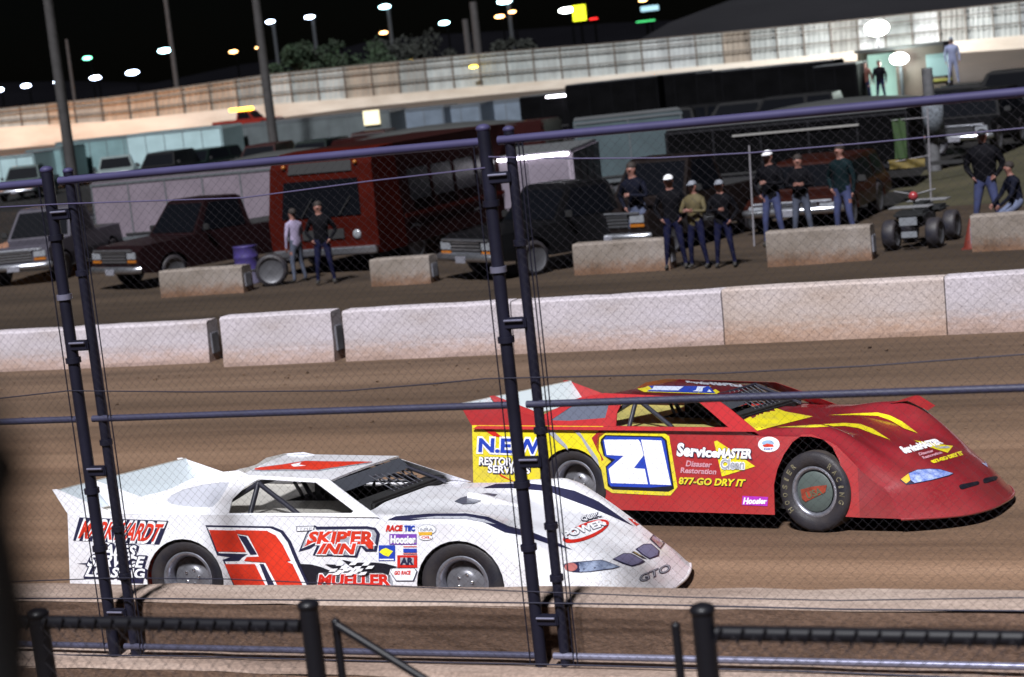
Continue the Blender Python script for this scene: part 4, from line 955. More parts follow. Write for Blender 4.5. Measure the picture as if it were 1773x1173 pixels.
# -- trailers of the front rows
def tr2(label, ul, ur, vt, H, W_, L_, deg, sm, fm=FR, **k):
    """top left/right pixels of the end or side and height give the place"""
    dl = ray(ul, vt); t = (H-EYE)/dl.z; p = CAMP+dl*t
    dr = ray(ur, vt-(ur-ul)*.09); t2 = (H-EYE)/dr.z; q = CAMP+dr*t2
    return p, q
def tplace(label, uc, vtop, y, L_, W_, deg, sm, **k):
    p = aty(uc, vtop, y)
    return trailer(label, (p.x, y, 0), radians(deg), L_, W_, p.z, sm, k.pop('fm', FR), **k)
tplace('violet grey box trailer standing behind the tan block and the maroon pickup', 350, 296, 46.5, 6.0, 2.3, 3, T_GREY)
tplace('teal grey box trailer end just left of the orange bus', 462, 284, 47.5, 2.6, 2.3, 70, T_TEAL)
tplace('pale violet box trailer with a bright tube lamp along its top edge', 935, 259, 47.5, 5.0, 2.45, 102, mat('trailer_pale_violet', (.29, .25, .30), .55, var=.2, vscale=1.2), strip=LUM, fm=mat('pale_violet_trim', (.17, .145, .18), .55, var=.2, vscale=1.5))
tplace('teal box trailer side seen right of the lamp lit trailer', 1085, 199, 54, 3.2, 2.4, 20, mat('trailer_deep_teal', (.055, .08, .09), .5, var=.25, vscale=1), door=False)
hl_ = tplace('long black hauler with a white line along its side, under the top rail at right', 1372, 204, 51, 6.6, 2.4, 2, T_DK, fm=mat('black_trim', (.012, .012, .014), .8, spec=.1), door=False)
LB = MB(); LB.box((.3, -1.24, aty(1400, 224, 49.8).z), (3.4, .03, .05), mat('white_trim_line', (.25, .24, .23), .5)); LB.build('trim_line', hl_)
# -- far rows: trailers in front of the back fence
def far(label, u, vtop, H, y, L_, sm, W_=2.4, deg=0, **k):
    x = aty(u, vtop, y).x; return trailer(label, (x, y, 0), radians(deg), L_, W_, H, sm, k.pop('fm', FR), group='trailers parked in front of the back fence', **k)
def topH(u, v, y): return aty(u, v, y).z
FT = [(35, 268, 92, 3.6, T_BR, 'small bright teal trailer at the left edge behind the pale pickup'), (95, 256, 94, 2.6, T_WH, 'pale teal trailer left of the first light pole'),
      (188, 238, 97, 6.2, T_WH, 'pale teal trailer behind the white pickup cab'), (318, 224, 95, 6.4, T_BR, 'brightest pale trailer, right of the white pickup cab'),
      (440, 216, 99, 4.0, T_GY, 'short grey trailer behind the second light pole'), (548, 203, 98, 10.5, T_GY, 'long grey trailer with a small lit window at its right end'),
      (716, 188, 100, 4.8, T_BL, 'blue grey trailer right of the lit window'), (795, 182, 101, 3.6, T_BL, 'small blue grey trailer right of the blue grey one'), (888, 172, 103, 5.4, T_BL, 'blue grey trailer left of the black hauler with roof lamps'),
      (1005, 158, 99, 6.4, T_DK, 'black hauler with bright roof lamps right of the blue grey trailers'), (1130, 150, 100, 6.0, T_DK, 'black trailer second right of the roof lamp hauler')]
for u, v, y, L_, sm, lb in FT:
    H_ = topH(u, v, y); far(lb, u, v, H_, y, L_, sm, fm=DARK2 if sm is T_DK else FR)
w0 = aty(630, 196, 96.6); m = MB(); m.box((0, 0, 0), (1.0, .06, .8), mat('lit_window', (.9, .8, .5), .4, emit=(1, .85, .55), estr=.4)); lw = m.build('window_lamp', loc=(w0.x+.4, 96.7, w0.z-.3)); tag(lw, 'small lit window panel on the right end of the long grey trailer', 'lamp')
m = MB(); m.box((0, 0, 0), (3.6, .15, .10), LUM, bev=.02); lw = m.build('roof_lamp_bar', loc=(aty(1000, 162, 97.7).x, 97.6, aty(1000, 163, 97.7).z)); tag(lw, 'bright lamp bar along the roof of the black hauler', 'lamp')
# -- vehicles of the middle rows
MR = [(45, 287, 86, -70, P_TEAL, 'pickup', 'grey green pickup truck at the far left, above the top rail'), (200, 270, 90, -60, P_WHT, 'pickup', 'white pickup truck with a lit cab above the top rail'),
      (283, 263, 88, -80, P_BLK, 'suv', 'black car with glinting chrome right of the white cab'), (350, 258, 92, -95, P_DGR, 'suv', 'dark low car right of the glinting black car'),
      (455, 250, 84, -80, P_DR, 'suv', 'dark red car left of the dark green one'), (545, 243, 82, -85, P_DGR, 'suv', 'dark green car left of the red roofed truck'), (640, 228, 80, -75, P_DR, 'suv', 'red roofed truck with a pale pillar right of the dark green car')]
for u, v, y, a, pm, kd, lb in MR:
    p = aty(u, v, y); pickup(lb, (p.x, y, 0), radians(a), pm, kind=kd, cat='car' if kd == 'suv' else 'pickup truck', name='parked_car' if kd == 'suv' else 'pickup_truck', L=5.3, H=max(1.5, min(2.6, p.z)), W=2.1, group='vehicles parked across the infield')
DK = [(1070, 139, 93, 5.0), (1135, 132, 94, 5.5), (1200, 128, 95, 5.0), (1246, 123, 93, 1.9), (1315, 117, 91, 3.3), (1382, 111, 90, 3.9), (1455, 112, 82, 1.9)]
pos = ['first', 'second', 'third', 'fourth', 'fifth', 'sixth', 'last']
for i, (u, v, y, L_) in enumerate(DK):
    H_ = topH(u, v, y); far('%s black hauler, counted from the left, in the dark row under the pale back wall' % pos[i], u, v, H_, y, L_, T_DK, door=False, fm=DARK2)
D2 = [(1110, 193, 74, 6, 'dark low car in the shade behind the teal trailer'), (1190, 183, 75, -8, 'dark car second right of the teal trailer'), (1270, 176, 74, 5, 'dark car left of the pale trunk lid'), (1350, 166, 73, 0, 'dark car with a pale roof edge below the black haulers'), (1700, 168, 62, 10, 'dark car right of the pale pole, chrome glinting'), (1735, 122, 72, 5, 'dark car in the upper row at the right edge'), (1640, 150, 74, 0, 'dark car behind the pale pole')]
for u, v, y, a, lb in D2:
    p = aty(u, v, y); pickup(lb, (p.x, y, 0), radians(180+a), P_BLK, kind='suv', cat='car', name='parked_car', L=5.0, H=max(1.5, min(2.6, p.z)), W=2.0, group='vehicles parked across the infield')
p = aty(1690, 212, 58); pickup('dark car facing the track right of the pale pole, its chrome catching the light', (p.x, 58, .35), radians(-95), P_BLK, kind='suv', cat='car', name='parked_car', L=5, H=1.7, W=2.1)
p = aty(1405, 181, 70); pickup('white trunked car under the black haulers, left of the lit stall', (p.x, 70, 0), radians(172), P_WHT, kind='suv', cat='car', name='parked_car', L=4.6, H=max(1.5, p.z), W=2.0)
p = aty(1400, 340, 41.5); pickup('low orange car behind the row of standing men', (p.x, 42.6, 0), radians(-92), P_ORG, kind='suv', cat='car', name='parked_car', L=4.6, H=1.45, W=2.2)
# curved grey roofs behind the top rail
def humproof(label, u, v, y, L_, W_, col, deg=0):
    p = aty(u, v, y); r = empty('motorhome', (p.x, y, 0), radians(deg)); tag(r, label, 'motorhome'); H_ = p.z
    m = MB(); m.box((0, 0, (H_+.5)/2-.2), (L_, W_, H_-.5), col, bev=.08); m.build('body', r)
    m = MB(); rings = []
    for i in range(13):
        a = i/12; x = -L_/2+L_*a; hz = .42*sin(pi*a)**.7
        rings.append([Vector((x, -W_/2*cos(pi*j/8), H_-.42+(hz)*(.55+.45*sin(pi*j/8)))) for j in range(9)])
    m.loft(rings, mat('hump_roof', (.035, .037, .037), .6, var=.2, vscale=.8), closed=False); m.build('roof', r)
    for s_ in (-1, 1):
        rwheel('wheel', r, L_/3, s_*(W_/2-.15), .4, .25); rwheel('wheel', r, -L_/3, s_*(W_/2-.15), .4, .25)
        m = MB(); m.box((0, s_*(W_/2+.005), H_*.62), (L_*.8, .02, H_*.2), GLS); m.build('side_window', r)
humproof('dark motorhome with curved grey roof above the top rail, right of the black haulers', 1460, 170, 62, 7, 2.4, P_BLK)
humproof('dark motorhome with a curved dull red roof behind the middle fence post', 770, 214, 66, 8.5, 2.4, P_DR, 4)
humproof('dark motorhome with a curved grey roof behind the rail left of the orange bus roof', 500, 259, 70, 7, 2.4, P_BLK, 3)
# -- the lit stall trailer with its flood lamp
def stall():
    y = 84; a = aty(1490, 150, y); b = aty(1640, 150, y); zt = aty(1565, 82, y).z; r = empty('concession_trailer', ((a.x+b.x)/2, y, 0)); tag(r, 'dark concession trailer with an open lit side and two figures in front', 'trailer')
    L_ = b.x-a.x; hx = L_/2; m = MB(); DKB = mat('stall_brown', (.055, .038, .028), .6, var=.3, vscale=1)
    m.box((hx*.42, .02, zt/2+.3), (L_*.56, .12, zt-.6), DKB); m.box((0, 1.3, zt/2+.3), (L_, .1, zt-.6), DKB); m.box((hx, .7, zt/2+.3), (.1, 1.3, zt-.6), DKB); m.box((-hx, .7, zt/2+.3), (.1, 1.3, zt-.6), DKB); m.box((0, .65, .5), (L_, 1.4, .3), DKB); m.build('box', r)
    m = MB(); m.box((0, .5, zt), (L_*1.03, 2.0, .12), DARK); m.build('roof', r)
    m = MB(); m.box((-hx*.5, 1.2, zt/2+.3), (L_*.42, .04, zt-1.0), mat('lit_interior', (.25, .38, .34), .6, emit=(.5, .8, .7), estr=.25)); m.build('lit_interior', r)
    m = MB(); m.box((hx*.82, -.06, zt*.72), (.95, .05, .95), mat('lit_pane', (.08, .12, .12), .4, emit=(.3, .5, .52), estr=.18)); m.build('window', r)
    m = MB(); m.box((hx*.82, -.10, zt*.72-.65), (1.15, .06, .12), mat('yellow_shelf', (.12, .11, .02), .5)); m.build('shelf', r)
    for s_ in (-1, 1): rwheel('wheel', r, s_*hx*.2, -.2, .38, .22)
stall()
# ================================================================ people
SKIN = mat('skin', (.20, .09, .07), .6); JEAN = mat('blue_jeans', (.035, .045, .125), .85, var=.3, vscale=6); JEAND = mat('dark_jeans', (.010, .011, .035), .85, spec=.05, var=.3, vscale=6)
JEANL = mat('light_jeans', (.10, .12, .20), .85, var=.3, vscale=6); JEANG = mat('grey_jeans', (.055, .065, .10), .85, var=.3, vscale=6)
JKD = mat('black_jacket', (.005, .005, .007), .75, spec=.05, var=.4, vscale=5); JKN = mat('navy_jacket', (.007, .008, .016), .75, spec=.05, var=.4, vscale=5); JKG = mat('dark_green_jacket', (.006, .014, .017), .75, spec=.05, var=.4, vscale=5)
SHW = mat('white_shirt', (.26, .22, .33), .8, var=.15, vscale=6); SHT = mat('tan_shirt', (.085, .065, .025), .8, var=.3, vscale=6); SHB = mat('light_blue_shirt', (.16, .18, .28), .8)
SHOE = mat('dark_shoes', (.02, .018, .016), .7); HAIR = mat('dark_hair', (.018, .012, .010), .8); CAPW = mat('white_cap', (.75, .75, .78), .6); CAPG = mat('grey_cap', (.16, .17, .20), .7); CAPB = mat('black_cap', (.01, .01, .013), .7)
def person(label, loc, rz, h=1.78, top=JKD, legs=JEAN, head='hair', arms=('down', 'down'), lean=0.0, stance=.10, bulk=1.0, crouch=0.0, group='people standing along the infield', name='person'):
    r = empty(name, loc, rz); tag(r, label, 'person', group)
    k = h/1.78; V = []; E = []; Rr = []; Tg = []
    def a(p, rad, tg, par=None):
        V.append(Vector(p)*k); Rr.append(rad*k); Tg.append(tg)
        if par is not None: E.append((par, len(V)-1))
        return len(V)-1
    dz = -.42*crouch; ln = lean
    pel = a((0, 0, .95+dz), .135*bulk, 0)
    wst = a((ln*.25+.02*crouch, 0, 1.10+dz), .125*bulk, 1, pel); ch = a((ln*.6+.08*crouch, 0, 1.30+dz), .155*bulk, 1, wst); up = a((ln*.9+.10*crouch, 0, 1.43+dz), .105*bulk, 1, ch)
    nk = a((ln+.12*crouch, 0, 1.52+dz), .055, 2, up); hd = a((ln+.015+.14*crouch, 0, 1.60+dz), .072, 2, nk); hd2 = a((ln+.02+.14*crouch, 0, 1.68+dz), .080, 2, hd); ht = a((ln+.01+.14*crouch, 0, 1.745+dz), .055, 2, hd2)
    a((ln+.115+.14*crouch, 0, 1.655+dz), .016, 2, hd2)                       # nose
    for s in (-1, 1):
        ear = a((ln+.01+.14*crouch, s*.088, 1.665+dz), .017, 2, hd2)
        sh = a((ln*.85+.09*crouch, s*.185*bulk**.5, 1.42+dz), .070*bulk, 1, up)
        mode = arms[0 if s < 0 else 1]
        P_ = {'down': ((.0, s*.27, 1.14), (.05, s*.26, .90)), 'pocket': ((-.06, s*.33, 1.15), (.06, s*.20, .97)), 'fold': ((.08, s*.28, 1.16), (.24, s*.02, 1.20)), 'hold': ((.04, s*.27, 1.16), (.27, s*.16, 1.16)), 'up': ((.12, s*.30, 1.30), (.26, s*.16, 1.50)), 'knee': ((.22, s*.26, 1.12), (.42, s*.20, .95))}[mode]
        el = a((P_[0][0]+ln*.5, P_[0][1], P_[0][2]+dz), .050*bulk, 1, sh); wr_ = a((P_[1][0]+ln*.3, P_[1][1], P_[1][2]+dz), .034, 1, el)
        d = (V[wr_]-V[el]).normalized()/k; pw = V[wr_]/k
        pm = a(pw+d*.06, .030, 2, wr_); sx = d.cross(Vector((0, 1, 0) if abs(d.y) < .8 else (1, 0, 0))).normalized()
        for f, (o, l) in enumerate(((-.027, .07), (-.009, .08), (.009, .078), (.027, .062))):
            b = a(pw+d*.095+sx*o, .0095, 2, pm); a(pw+d*(.095+l*.55)+sx*o*1.1+Vector((0, -s*.012, 0)), .0085, 2, b)
        a(pw+d*.075+sx*.05, .010, 2, pm)
        hp = a((0, s*.09, .90+dz), .105*bulk**.5, 3, pel); st = s*stance
        kn = a((.04+.34*crouch, s*.10+st*.35, .50+dz*.35), .066, 3, hp); an = a((-.02+.02*crouch, s*.10+st*.8, .10), .044, 3, kn)
        a((.0, s*.10+st*.8, .045), .045, 4, an); a((.13, s*.10+st*.95, .035), .036, 4, len(V)-1)
    me = bpy.data.meshes.new('body'); me.from_pydata(V, E, []); o = bpy.data.objects.new('body', me); COL.objects.link(o)
    bm = bmesh.new(); bm.from_mesh(me); ly = bm.verts.layers.skin.verify()
    for i, v in enumerate(bm.verts): v[ly].radius = (Rr[i], Rr[i]*(1.0 if Tg[i] != 1 or i > 3 else 1.28)); v[ly].use_root = (i == 0)
    bm.to_mesh(me); bm.free()
    md = o.modifiers.new('s', 'SKIN'); md.use_smooth_shade = True; m2 = o.modifiers.new('u', 'SUBSURF'); m2.levels = 1
    em = bpy.data.meshes.new_from_object(o.evaluated_get(bpy.context.evaluated_depsgraph_get()))
    bpy.data.objects.remove(o); bpy.data.meshes.remove(me); em.name = 'body'
    for mm in (legs, top, SKIN, legs, SHOE): em.materials.append(mm)
    zt = (.93+dz)*k
    for f in em.polygons:
        c = f.center; bi = min(range(len(V)), key=lambda i: (V[i]-c).length-Rr[i]*.9); t = Tg[bi]
        if t in (0, 1) and c.z < zt-.02*k and abs(c.y) < .24*k and c.x < .2: t = 0
        if t == 0 and c.z > zt: t = 1
        f.material_index = t; f.use_smooth = True
    b = bpy.data.objects.new('body', em); COL.objects.link(b); b.parent = r
    hc = Vector(((ln+.005+.14*crouch)*k, 0, (1.70+dz)*k)); m = MB()
    if head == 'hair': m.sphere(hc+Vector((-.018, 0, .015)), .103*k, HAIR, 8, sc=(1, .93, .9)); m.build('hair', r)
    else:
        cm = {'capw': CAPW, 'capg': CAPG, 'capb': CAPB}[head]
        vs = []; n = 16
        for i in range(5):
            ph = pi/2*i/4; vs.append([hc+Vector((.106*k*cos(ph)*cos(2*pi*j/n), .094*k*cos(ph)*sin(2*pi*j/n), .022*k+.078*k*sin(ph))) for j in range(n)])
        m.loft(vs, cm); bl = [hc+Vector((.09*k+.105*k*(1-abs(q)**2.2), .085*k*q, .018*k-.01*k)) for q in [-1+i/5 for i in range(11)]]; br = [hc+Vector((.085*k, .085*k*q, .022*k)) for q in [-1+i/5 for i in range(11)]]
        m.loft([br, bl], cm, closed=False); m.loft([[p+Vector((0, 0, .008)) for p in br], [p+Vector((0, 0, .008)) for p in bl]], cm, closed=False); m.build('cap', r)
    return r
def stand(label, u, vf, rz, h, z=0.02, y=None, **k):
    p = atz(u, vf, z) if y is None else aty(u, vf, y)
    if y is not None: z = p.z
    return person(label, (p.x, p.y, z), radians(rz), h, **k)
FCAM = -100
stand('person in a white shirt and jeans standing before the orange bus', 520, 488, 160, 1.62, top=SHW, legs=JEANG, arms=('hold', 'down'))
stand('person in dark clothes standing right of the white shirt, before the orange bus', 566, 491, -70, 1.78, top=JKD, legs=JEAND, arms=('pocket', 'pocket'))
stand('person in a dark jacket and light jeans before the amber lamped pickup', 1112, 448, -95, 2.0, top=JKN, legs=JEANL, lean=.10, stance=.2, arms=('pocket', 'fold'))
stand('person in a bright white cap, dark jacket and dark jeans right of the light jeans', 1172, 465, -80, 1.82, top=JKD, legs=JEAND, head='capw', arms=('pocket', 'pocket'))
stand('person in a tan shirt, second from the left in the group by the block', 1212, 464, -100, 1.68, top=SHT, legs=JEAND, head='capg', arms=('fold', 'fold'))
stand('person in a grey cap and black jacket right of the tan shirt', 1258, 462, -85, 1.66, top=JKD, legs=JEAND, head='capg', arms=('fold', 'pocket'))
stand('person in white cap, black jacket and jeans, left of three above the block', 1343, 425, -95, 1.95, top=JKD, legs=JEAN, head='capw', arms=('pocket', 'fold'))
stand('person in a black jacket and grey jeans, middle one above the block', 1393, 420, -80, 1.80, top=JKD, legs=JEANG, arms=('fold', 'fold'))
stand('person in a green black jacket and blue jeans, rightmost above the block', 1466, 415, -110, 1.95, top=JKG, legs=JEAN, arms=('pocket', 'down'))
stand('person in a bulky black jacket and blue jeans above the right edge block', 1712, 400, -90, 2.0, top=JKD, legs=JEAN, head='capb', arms=('pocket', 'pocket'), bulk=1.32, stance=.16)
stand('person crouching in dark clothes at the right edge beside the big black jacket', 1764, 398, -150, 1.7, top=JKN, legs=JEANL, crouch=.9, arms=('knee', 'knee'))
stand('small figure in dark clothes standing before the lit stall, left of the pair', 1502, 178, -90, 1.75, y=82.4, top=mat('rust_jacket', (.07, .02, .012), .8), legs=JEAND)
stand('small black figure standing before the lit stall, right of the pair', 1527, 178, -90, 1.8, y=82.4, top=JKD, legs=JEAND, bulk=1.15)
stand('tall figure in pale blue standing right of the dark stall trailer', 1652, 146, -70, 1.95, y=82, top=SHB, legs=SHB, head='capg', bulk=1.1)
# the drivers, seated inside the cars
def driver(car, label):
    r = empty('person', (-.44, .42, .40)); r.parent = None
    r.matrix_world = car.Mx @ Matrix.Translation((-.36, .42, .42))
    tag(r, label, 'person', 'drivers seated in the race cars')
    m = MB(); SU = mat('driver_suit', (.03, .03, .05), .7)
    m.loft([[Vector((x+a_*cos(t), b_*sin(t), z)) for t in [2*pi*i/14 for i in range(14)]] for x, z, a_, b_ in ((.0, .0, .12, .17), (.0, .15, .12, .16), (-.01, .30, .12, .19), (-.02, .38, .09, .17), (-.01, .43, .05, .06), (0, .48, .05, .05))], SU)
    for s in (-1, 1):
        m.tube([(0, s*.18, .36), (.10, s*.22, .26), (.20, s*.21, .26), (.34, s*.13, .38)], .05, SU, 8, r2=.032)
        m.sphere((.37, s*.12, .40), .038, mat('glove', (.02, .02, .02), .7), 6)
        for q in range(4): m.tube([(.385, s*.12, .385+.014*q), (.415, s*.10, .39+.014*q)], .009, MATS['glove'], 5)
        m.tube([(.0, s*.09, .03), (.30, s*.12, .12), (.46, s*.12, -.05)], .07, SU, 8, r2=.05)
    m.build('body', r)
    m = MB(); m.sphere((.02, 0, .56), .125, mat('helmet_black', (.012, .010, .012), .25, coat=.5), 12, sc=(1.08, .92, 1)); hl = m.build('helmet', r)
    m = MB(); m.add([Vector((.02+.150*cos(t), .128*sin(t), z)) for z in (.545, .62) for t in [-1.1+.22*i for i in range(11)]], [(i, i+1, i+12, i+11) for i in range(10)], mat('visor_tint', (.05, .02, .02), .1)); m.build('visor', hl)
driver(wc, 'person in a black helmet driving the white car, dark behind its side window')
driver(rc, 'person in a black helmet driving the red car, dark behind its side window')
# spectator close to the lens at the left edge: only a dark shoulder shows
sp_ = atd(-34, 1010, 1.05)
SPJ = mat('near_black_jacket', (.006, .006, .008), .85)
person('person in black very near the camera, a blurred shoulder at the left edge', (sp_.x-.192, sp_.y-.03, sp_.z-1.335), radians(70), 1.78, top=SPJ, legs=JKD, head='hair', group=None, bulk=1.25)

# ================================================================ small things of the infield
# blue and white drum, pale post, spare tyre, cone, flags, quad
p = gx(428, 492); r = empty('drum', (p.x, p.y+.1, 0)); tag(r, 'blue topped drum with pale hoops right of the tan block', 'drum')
m = MB(); DB = mat('drum_blue', (.05, .035, .16), .5, var=.3, vscale=4); m.lathe([(.001, 0), (.27, 0), (.285, .03), (.275, .06), (.275, .30)], mat('drum_grey', (.12, .11, .17), .5), 24, axis='z'); m.lathe([(.275, .30), (.29, .33), (.275, .36), (.275, .60), (.29, .63), (.275, .66), (.275, .86), (.29, .88), (.001, .87)], DB, 24, axis='z'); m.build('barrel', r)
m = MB(); m.lathe([(.28, .31), (.296, .33), (.28, .35)], CHR, 24, axis='z'); m.build('hoop', r)
p = gx(409, 470); r = empty('marker_post', (p.x, p.y+.4, 0)); tag(r, 'pale square post behind the tan block, left of the blue drum', 'post')
m = MB(); m.box((0, 0, .65), (.14, .14, 1.3), mat('pale_post', (.22, .19, .22), .7, var=.2), bev=.01); m.box((0, 0, 1.32), (.18, .18, .05), MATS['pale_post'], bev=.01); m.build('post_body', r)
p = gx(474, 494); r = empty('tyre', (p.x, p.y, .36)); tag(r, 'dark dirty tyre with a bright hub standing right of the blue drum', 'tyre'); r.rotation_euler = (0, 0, radians(20)); rwheel('wheel', r, 0, 0, .36, .26).location = (0, 0, 0)
p = gx(1683, 432); r = empty('traffic_cone', (p.x, p.y+.1, .02)); tag(r, 'orange red cone left of the block at the right edge', 'cone')
m = MB(); m.lathe([(.17, .03), (.03, .55), (.02, .56), (.001, .56)], mat('cone_orange', (.12, .015, .008), .6), 16, axis='z'); m.box((0, 0, .015), (.36, .36, .03), MATS['cone_orange'], bev=.005); m.build('cone_body', r)
for u, v, hgt, cl, lb in ((1306, 425, 2.1, None, 'thin white pole left of the orange car behind the standing men'), (1612, 348, 2.2, 'g', 'thin white pole with a green and a yellow flag at the right')):
    p = gx(u, v); r = empty('flag_pole', (p.x, p.y, 0), 0); tag(r, lb, 'pole'); m = MB(); m.tube([(0, 0, 0), (.08, 0, hgt)], .02, mat('pole_white', (.20, .19, .21), .5), 8); m.build('pole', r)
    if cl:
        for nm, c_, z_, w_, h_, x_ in (('flag', (.02, .045, .010), 1.55, .30, .95, -.62), ('flag', (.10, .07, .012), .95, .85, .22, -.50)):
            m = MB(); mm = mat('flag_%g' % z_, c_, .8); rows = [[Vector((x_+w_*(i/8-.5), .04*sin(i*1.3+j), z_+h_*(j/5-.5))) for i in range(9)] for j in range(6)]; m.loft(rows, mm, closed=False); m.build(nm, r)
        m = MB(); m.tube([(.04, 0, 1.1), (-.95, 0, 1.0)], .012, MATS['pole_white'], 6); m.tube([(.06, 0, 2.0), (-.8, 0, 2.0)], .012, MATS['pole_white'], 6); m.build('arm', r)
def quad():
    p = gx(1585, 433); r = empty('quad_bike', (p.x, p.y+.8, .02), radians(-95)); tag(r, 'dark quad bike with pale racks and a red front lamp, between the two right blocks', 'quad bike')
    BK = mat('quad_black', (.012, .013, .014), .5); PALE = mat('rack_steel', (.16, .16, .17), .35, metal=.4)
    m = MB(); m.box((0, 0, .52), (1.0, .34, .26), BK, bev=.06); m.box((.55, 0, .66), (.55, .62, .14), BK, bev=.05); m.box((-.6, 0, .64), (.55, .66, .12), BK, bev=.05); m.box((-.15, 0, .76), (.6, .3, .12), BK, bev=.05); m.build('body', r)
    for s in (-1, 1):
        rwheel('wheel', r, .62, s*.42, .29, .24); rwheel('wheel', r, -.62, s*.42, .29, .24)
    for x in (.62, -.62):
        m = MB()
        for i in range(4): m.tube([(x-.2+.13*i, -.38, .80), (x-.2+.13*i, .38, .80)], .013, PALE, 6)
        m.tube([(x-.2, -.38, .80), (x+.2, -.38, .80)], .013, PALE, 6); m.tube([(x-.2, .38, .80), (x+.2, .38, .80)], .013, PALE, 6); m.build('rack', r)
    m = MB(); m.tube([(.28, -.40, 1.08), (.34, 0, 1.0), (.28, .40, 1.08)], .018, PALE, 6); m.tube([(.34, 0, 1.0), (.5, 0, .6)], .02, BK, 6); m.build('handlebar', r)
    m = MB(); m.sphere((.42, 0, .98), .09, mat('red_lamp_lens', (.25, .03, .035), .3), 8); m.build('front_lamp', r)
    m = MB(); m.box((.90, 0, .55), (.03, .34, .16), mat('plate_grey', (.16, .17, .19), .5), bev=.01); m.box((.88, 0, .30), (.05, .30, .12), MATS['plate_grey'], bev=.01); m.build('front_panel', r)
quad()

# ================================================================ light poles of the infield
POLE = mat('weathered_pole', (.04, .037, .037), .8, var=.4, vscale=3)
def lpole(label, u0, v0, u1, v1, y, ra, rb, zb=0., mm=POLE, head=True, ext=1.5, group='tall light poles'):
    b = aty(u1, v1, y); x = b.x; t_ = aty(u0, v0, y); zt = t_.z+ext
    r = empty('light_pole', (x, y, zb)); tag(r, label, 'light pole', group)
    m = MB(); m.tube([(0, 0, 0), (0, 0, (zt-zb)*.5), (0, 0, zt-zb)], rb, mm, 14, r2=ra); m.build('pole', r)
    if head:
        m = MB(); m.box((0, 0, zt-zb-.3), (1.8, .12, .12), mm); m.build('crossarm', r)
        for sx in (-.7, 0, .7):
            m = MB(); m.box((sx, -.1, zt-zb), (.45, .3, .4), mat('flood_glass', (.9, .9, .9), .3, emit=(1, .97, .9), estr=6), bev=.05); m.build('flood_lamp', r)
    return r
lpole('tall weathered light pole rising out of the frame at the upper left', 88, -40, 122, 280, 72, .20, .26)
lpole('tall light pole rising out of the frame left of the long grey trailer', 443, -40, 468, 200, 92, .20, .28)
lpole('thin dim pole left of the first row of trees, its top lost in the dark', 288, 14, 306, 145, 162, .22, .3, head=False, zb=1)
lpole('thin pole beside the first light pole, ending below the green lamp', 118, 95, 130, 175, 160, .16, .2, head=False, zb=1)
lpole('pale grey wooden pole above the back fence, centre', 821, 32, 829, 95, 165, .36, .4, head=False, zb=1)
lpole('shorter grey pole beside the centre one above the back fence', 805, 62, 812, 95, 166, .3, .3, head=False, zb=1)
lpole('pale light pole with a thick speckled foot right of the dark stall', 1607, 118, 1614, 240, 55, .15, .20, head=False, ext=0, mm=mat('pale_pole', (.10, .10, .108), .7, var=.4, vscale=6))
p = aty(1612, 200, 54.6); m = MB(); m.lathe([(.001, 0), (.30, 0), (.30, .85), (.24, .9), (.001, .9)], mat('speckled_concrete', (.16, .18, .21), .9, var=.7, vscale=14), 16, axis='z'); m.build('pole_collar', loc=(p.x, 54.9, p.z-.55), label='speckled pale sleeve round the foot of the pale light pole', cat='pole sleeve')

# ================================================================ back wall with its sheeted fence
BY = 150.0
BW = [(-200, 214, 246, 282), (0, 189, 221, 259), (200, 168, 210, 241), (455, 131, 182, 208), (600, 116, 171, 189), (850, 92, 148, 164), (1050, 76, 131, 147), (1200, 62, 116, 131), (1400, 43, 97, 113), (1600, 22, 77, 96), (1773, 3, 61, 84), (2000, -24, 36, 62)]
def bwz(u, k): return interp(u, [(b[0], b[k]) for b in BW])
us = [-200+ i*46.8 for i in range(48)]
CONW = ground_mat('back_wall_concrete', [(.30, .24, .18), (.50, .45, .38), (.62, .58, .50)], .25, (.3, 1, 1), .85, .1)
bc = aty(850, bwz(850, 3), BY)
r1 = empty('back_wall', bc); tag(r1, 'long pale concrete wall curving behind all the trailers', 'wall'); r2_ = empty('sheet_fence', bc+Vector((0, .3, .9))); tag(r2_, 'weathered sheet metal fence on brown rails standing above the pale back wall', 'fence')
lo = [aty(u, bwz(u, 3), BY) for u in us]; mi_ = [aty(u, bwz(u, 2), BY) for u in us]; hi = [aty(u, bwz(u, 1), BY) for u in us]
m = MB(); m.loft([[p-bc for p in lo], [p-bc for p in mi_], [p-bc+Vector((0, .4, 0)) for p in mi_], [p-bc+Vector((0, .4, 0)) for p in lo]], CONW, closed=False, smooth=False); m.build('wall_body', r1)
off = Vector(r2_.location); SH = []
for i, c_ in enumerate([(.30, .33, .32), (.36, .39, .38), (.42, .45, .45), (.24, .25, .235), (.30, .26, .21)]): SH.append(mat('sheet_%s' % 'abcde'[i], c_, .55, var=.35, vscale=.9, stretch=(1, 1, .25), metal=.1))
RAILB = mat('rusty_rail', (.09, .075, .06), .8)
rr_ = random.Random(5)
for i in range(47):
    a, b, c, d = hi[i]+Vector((0, .3, 0)), hi[i+1]+Vector((0, .3, 0)), mi_[i+1]+Vector((0, .3, 0)), mi_[i]+Vector((0, .3, 0))
    m = MB(); n = 10; rows = []
    for q in (0, 1):
        rows.append([((a*(1-t)+b*t) if q else (d*(1-t)+c*t))-off+Vector((0, .018*((j % 2)*2-1), 0)) for j, t in [(j, j/n) for j in range(n+1)]])
    w_ = 4 if i < 14 and rr_.random() < .7 else rr_.randrange(5)
    m.loft(rows, SH[w_], closed=False, smooth=False); m.build('sheet_panel', r2_)
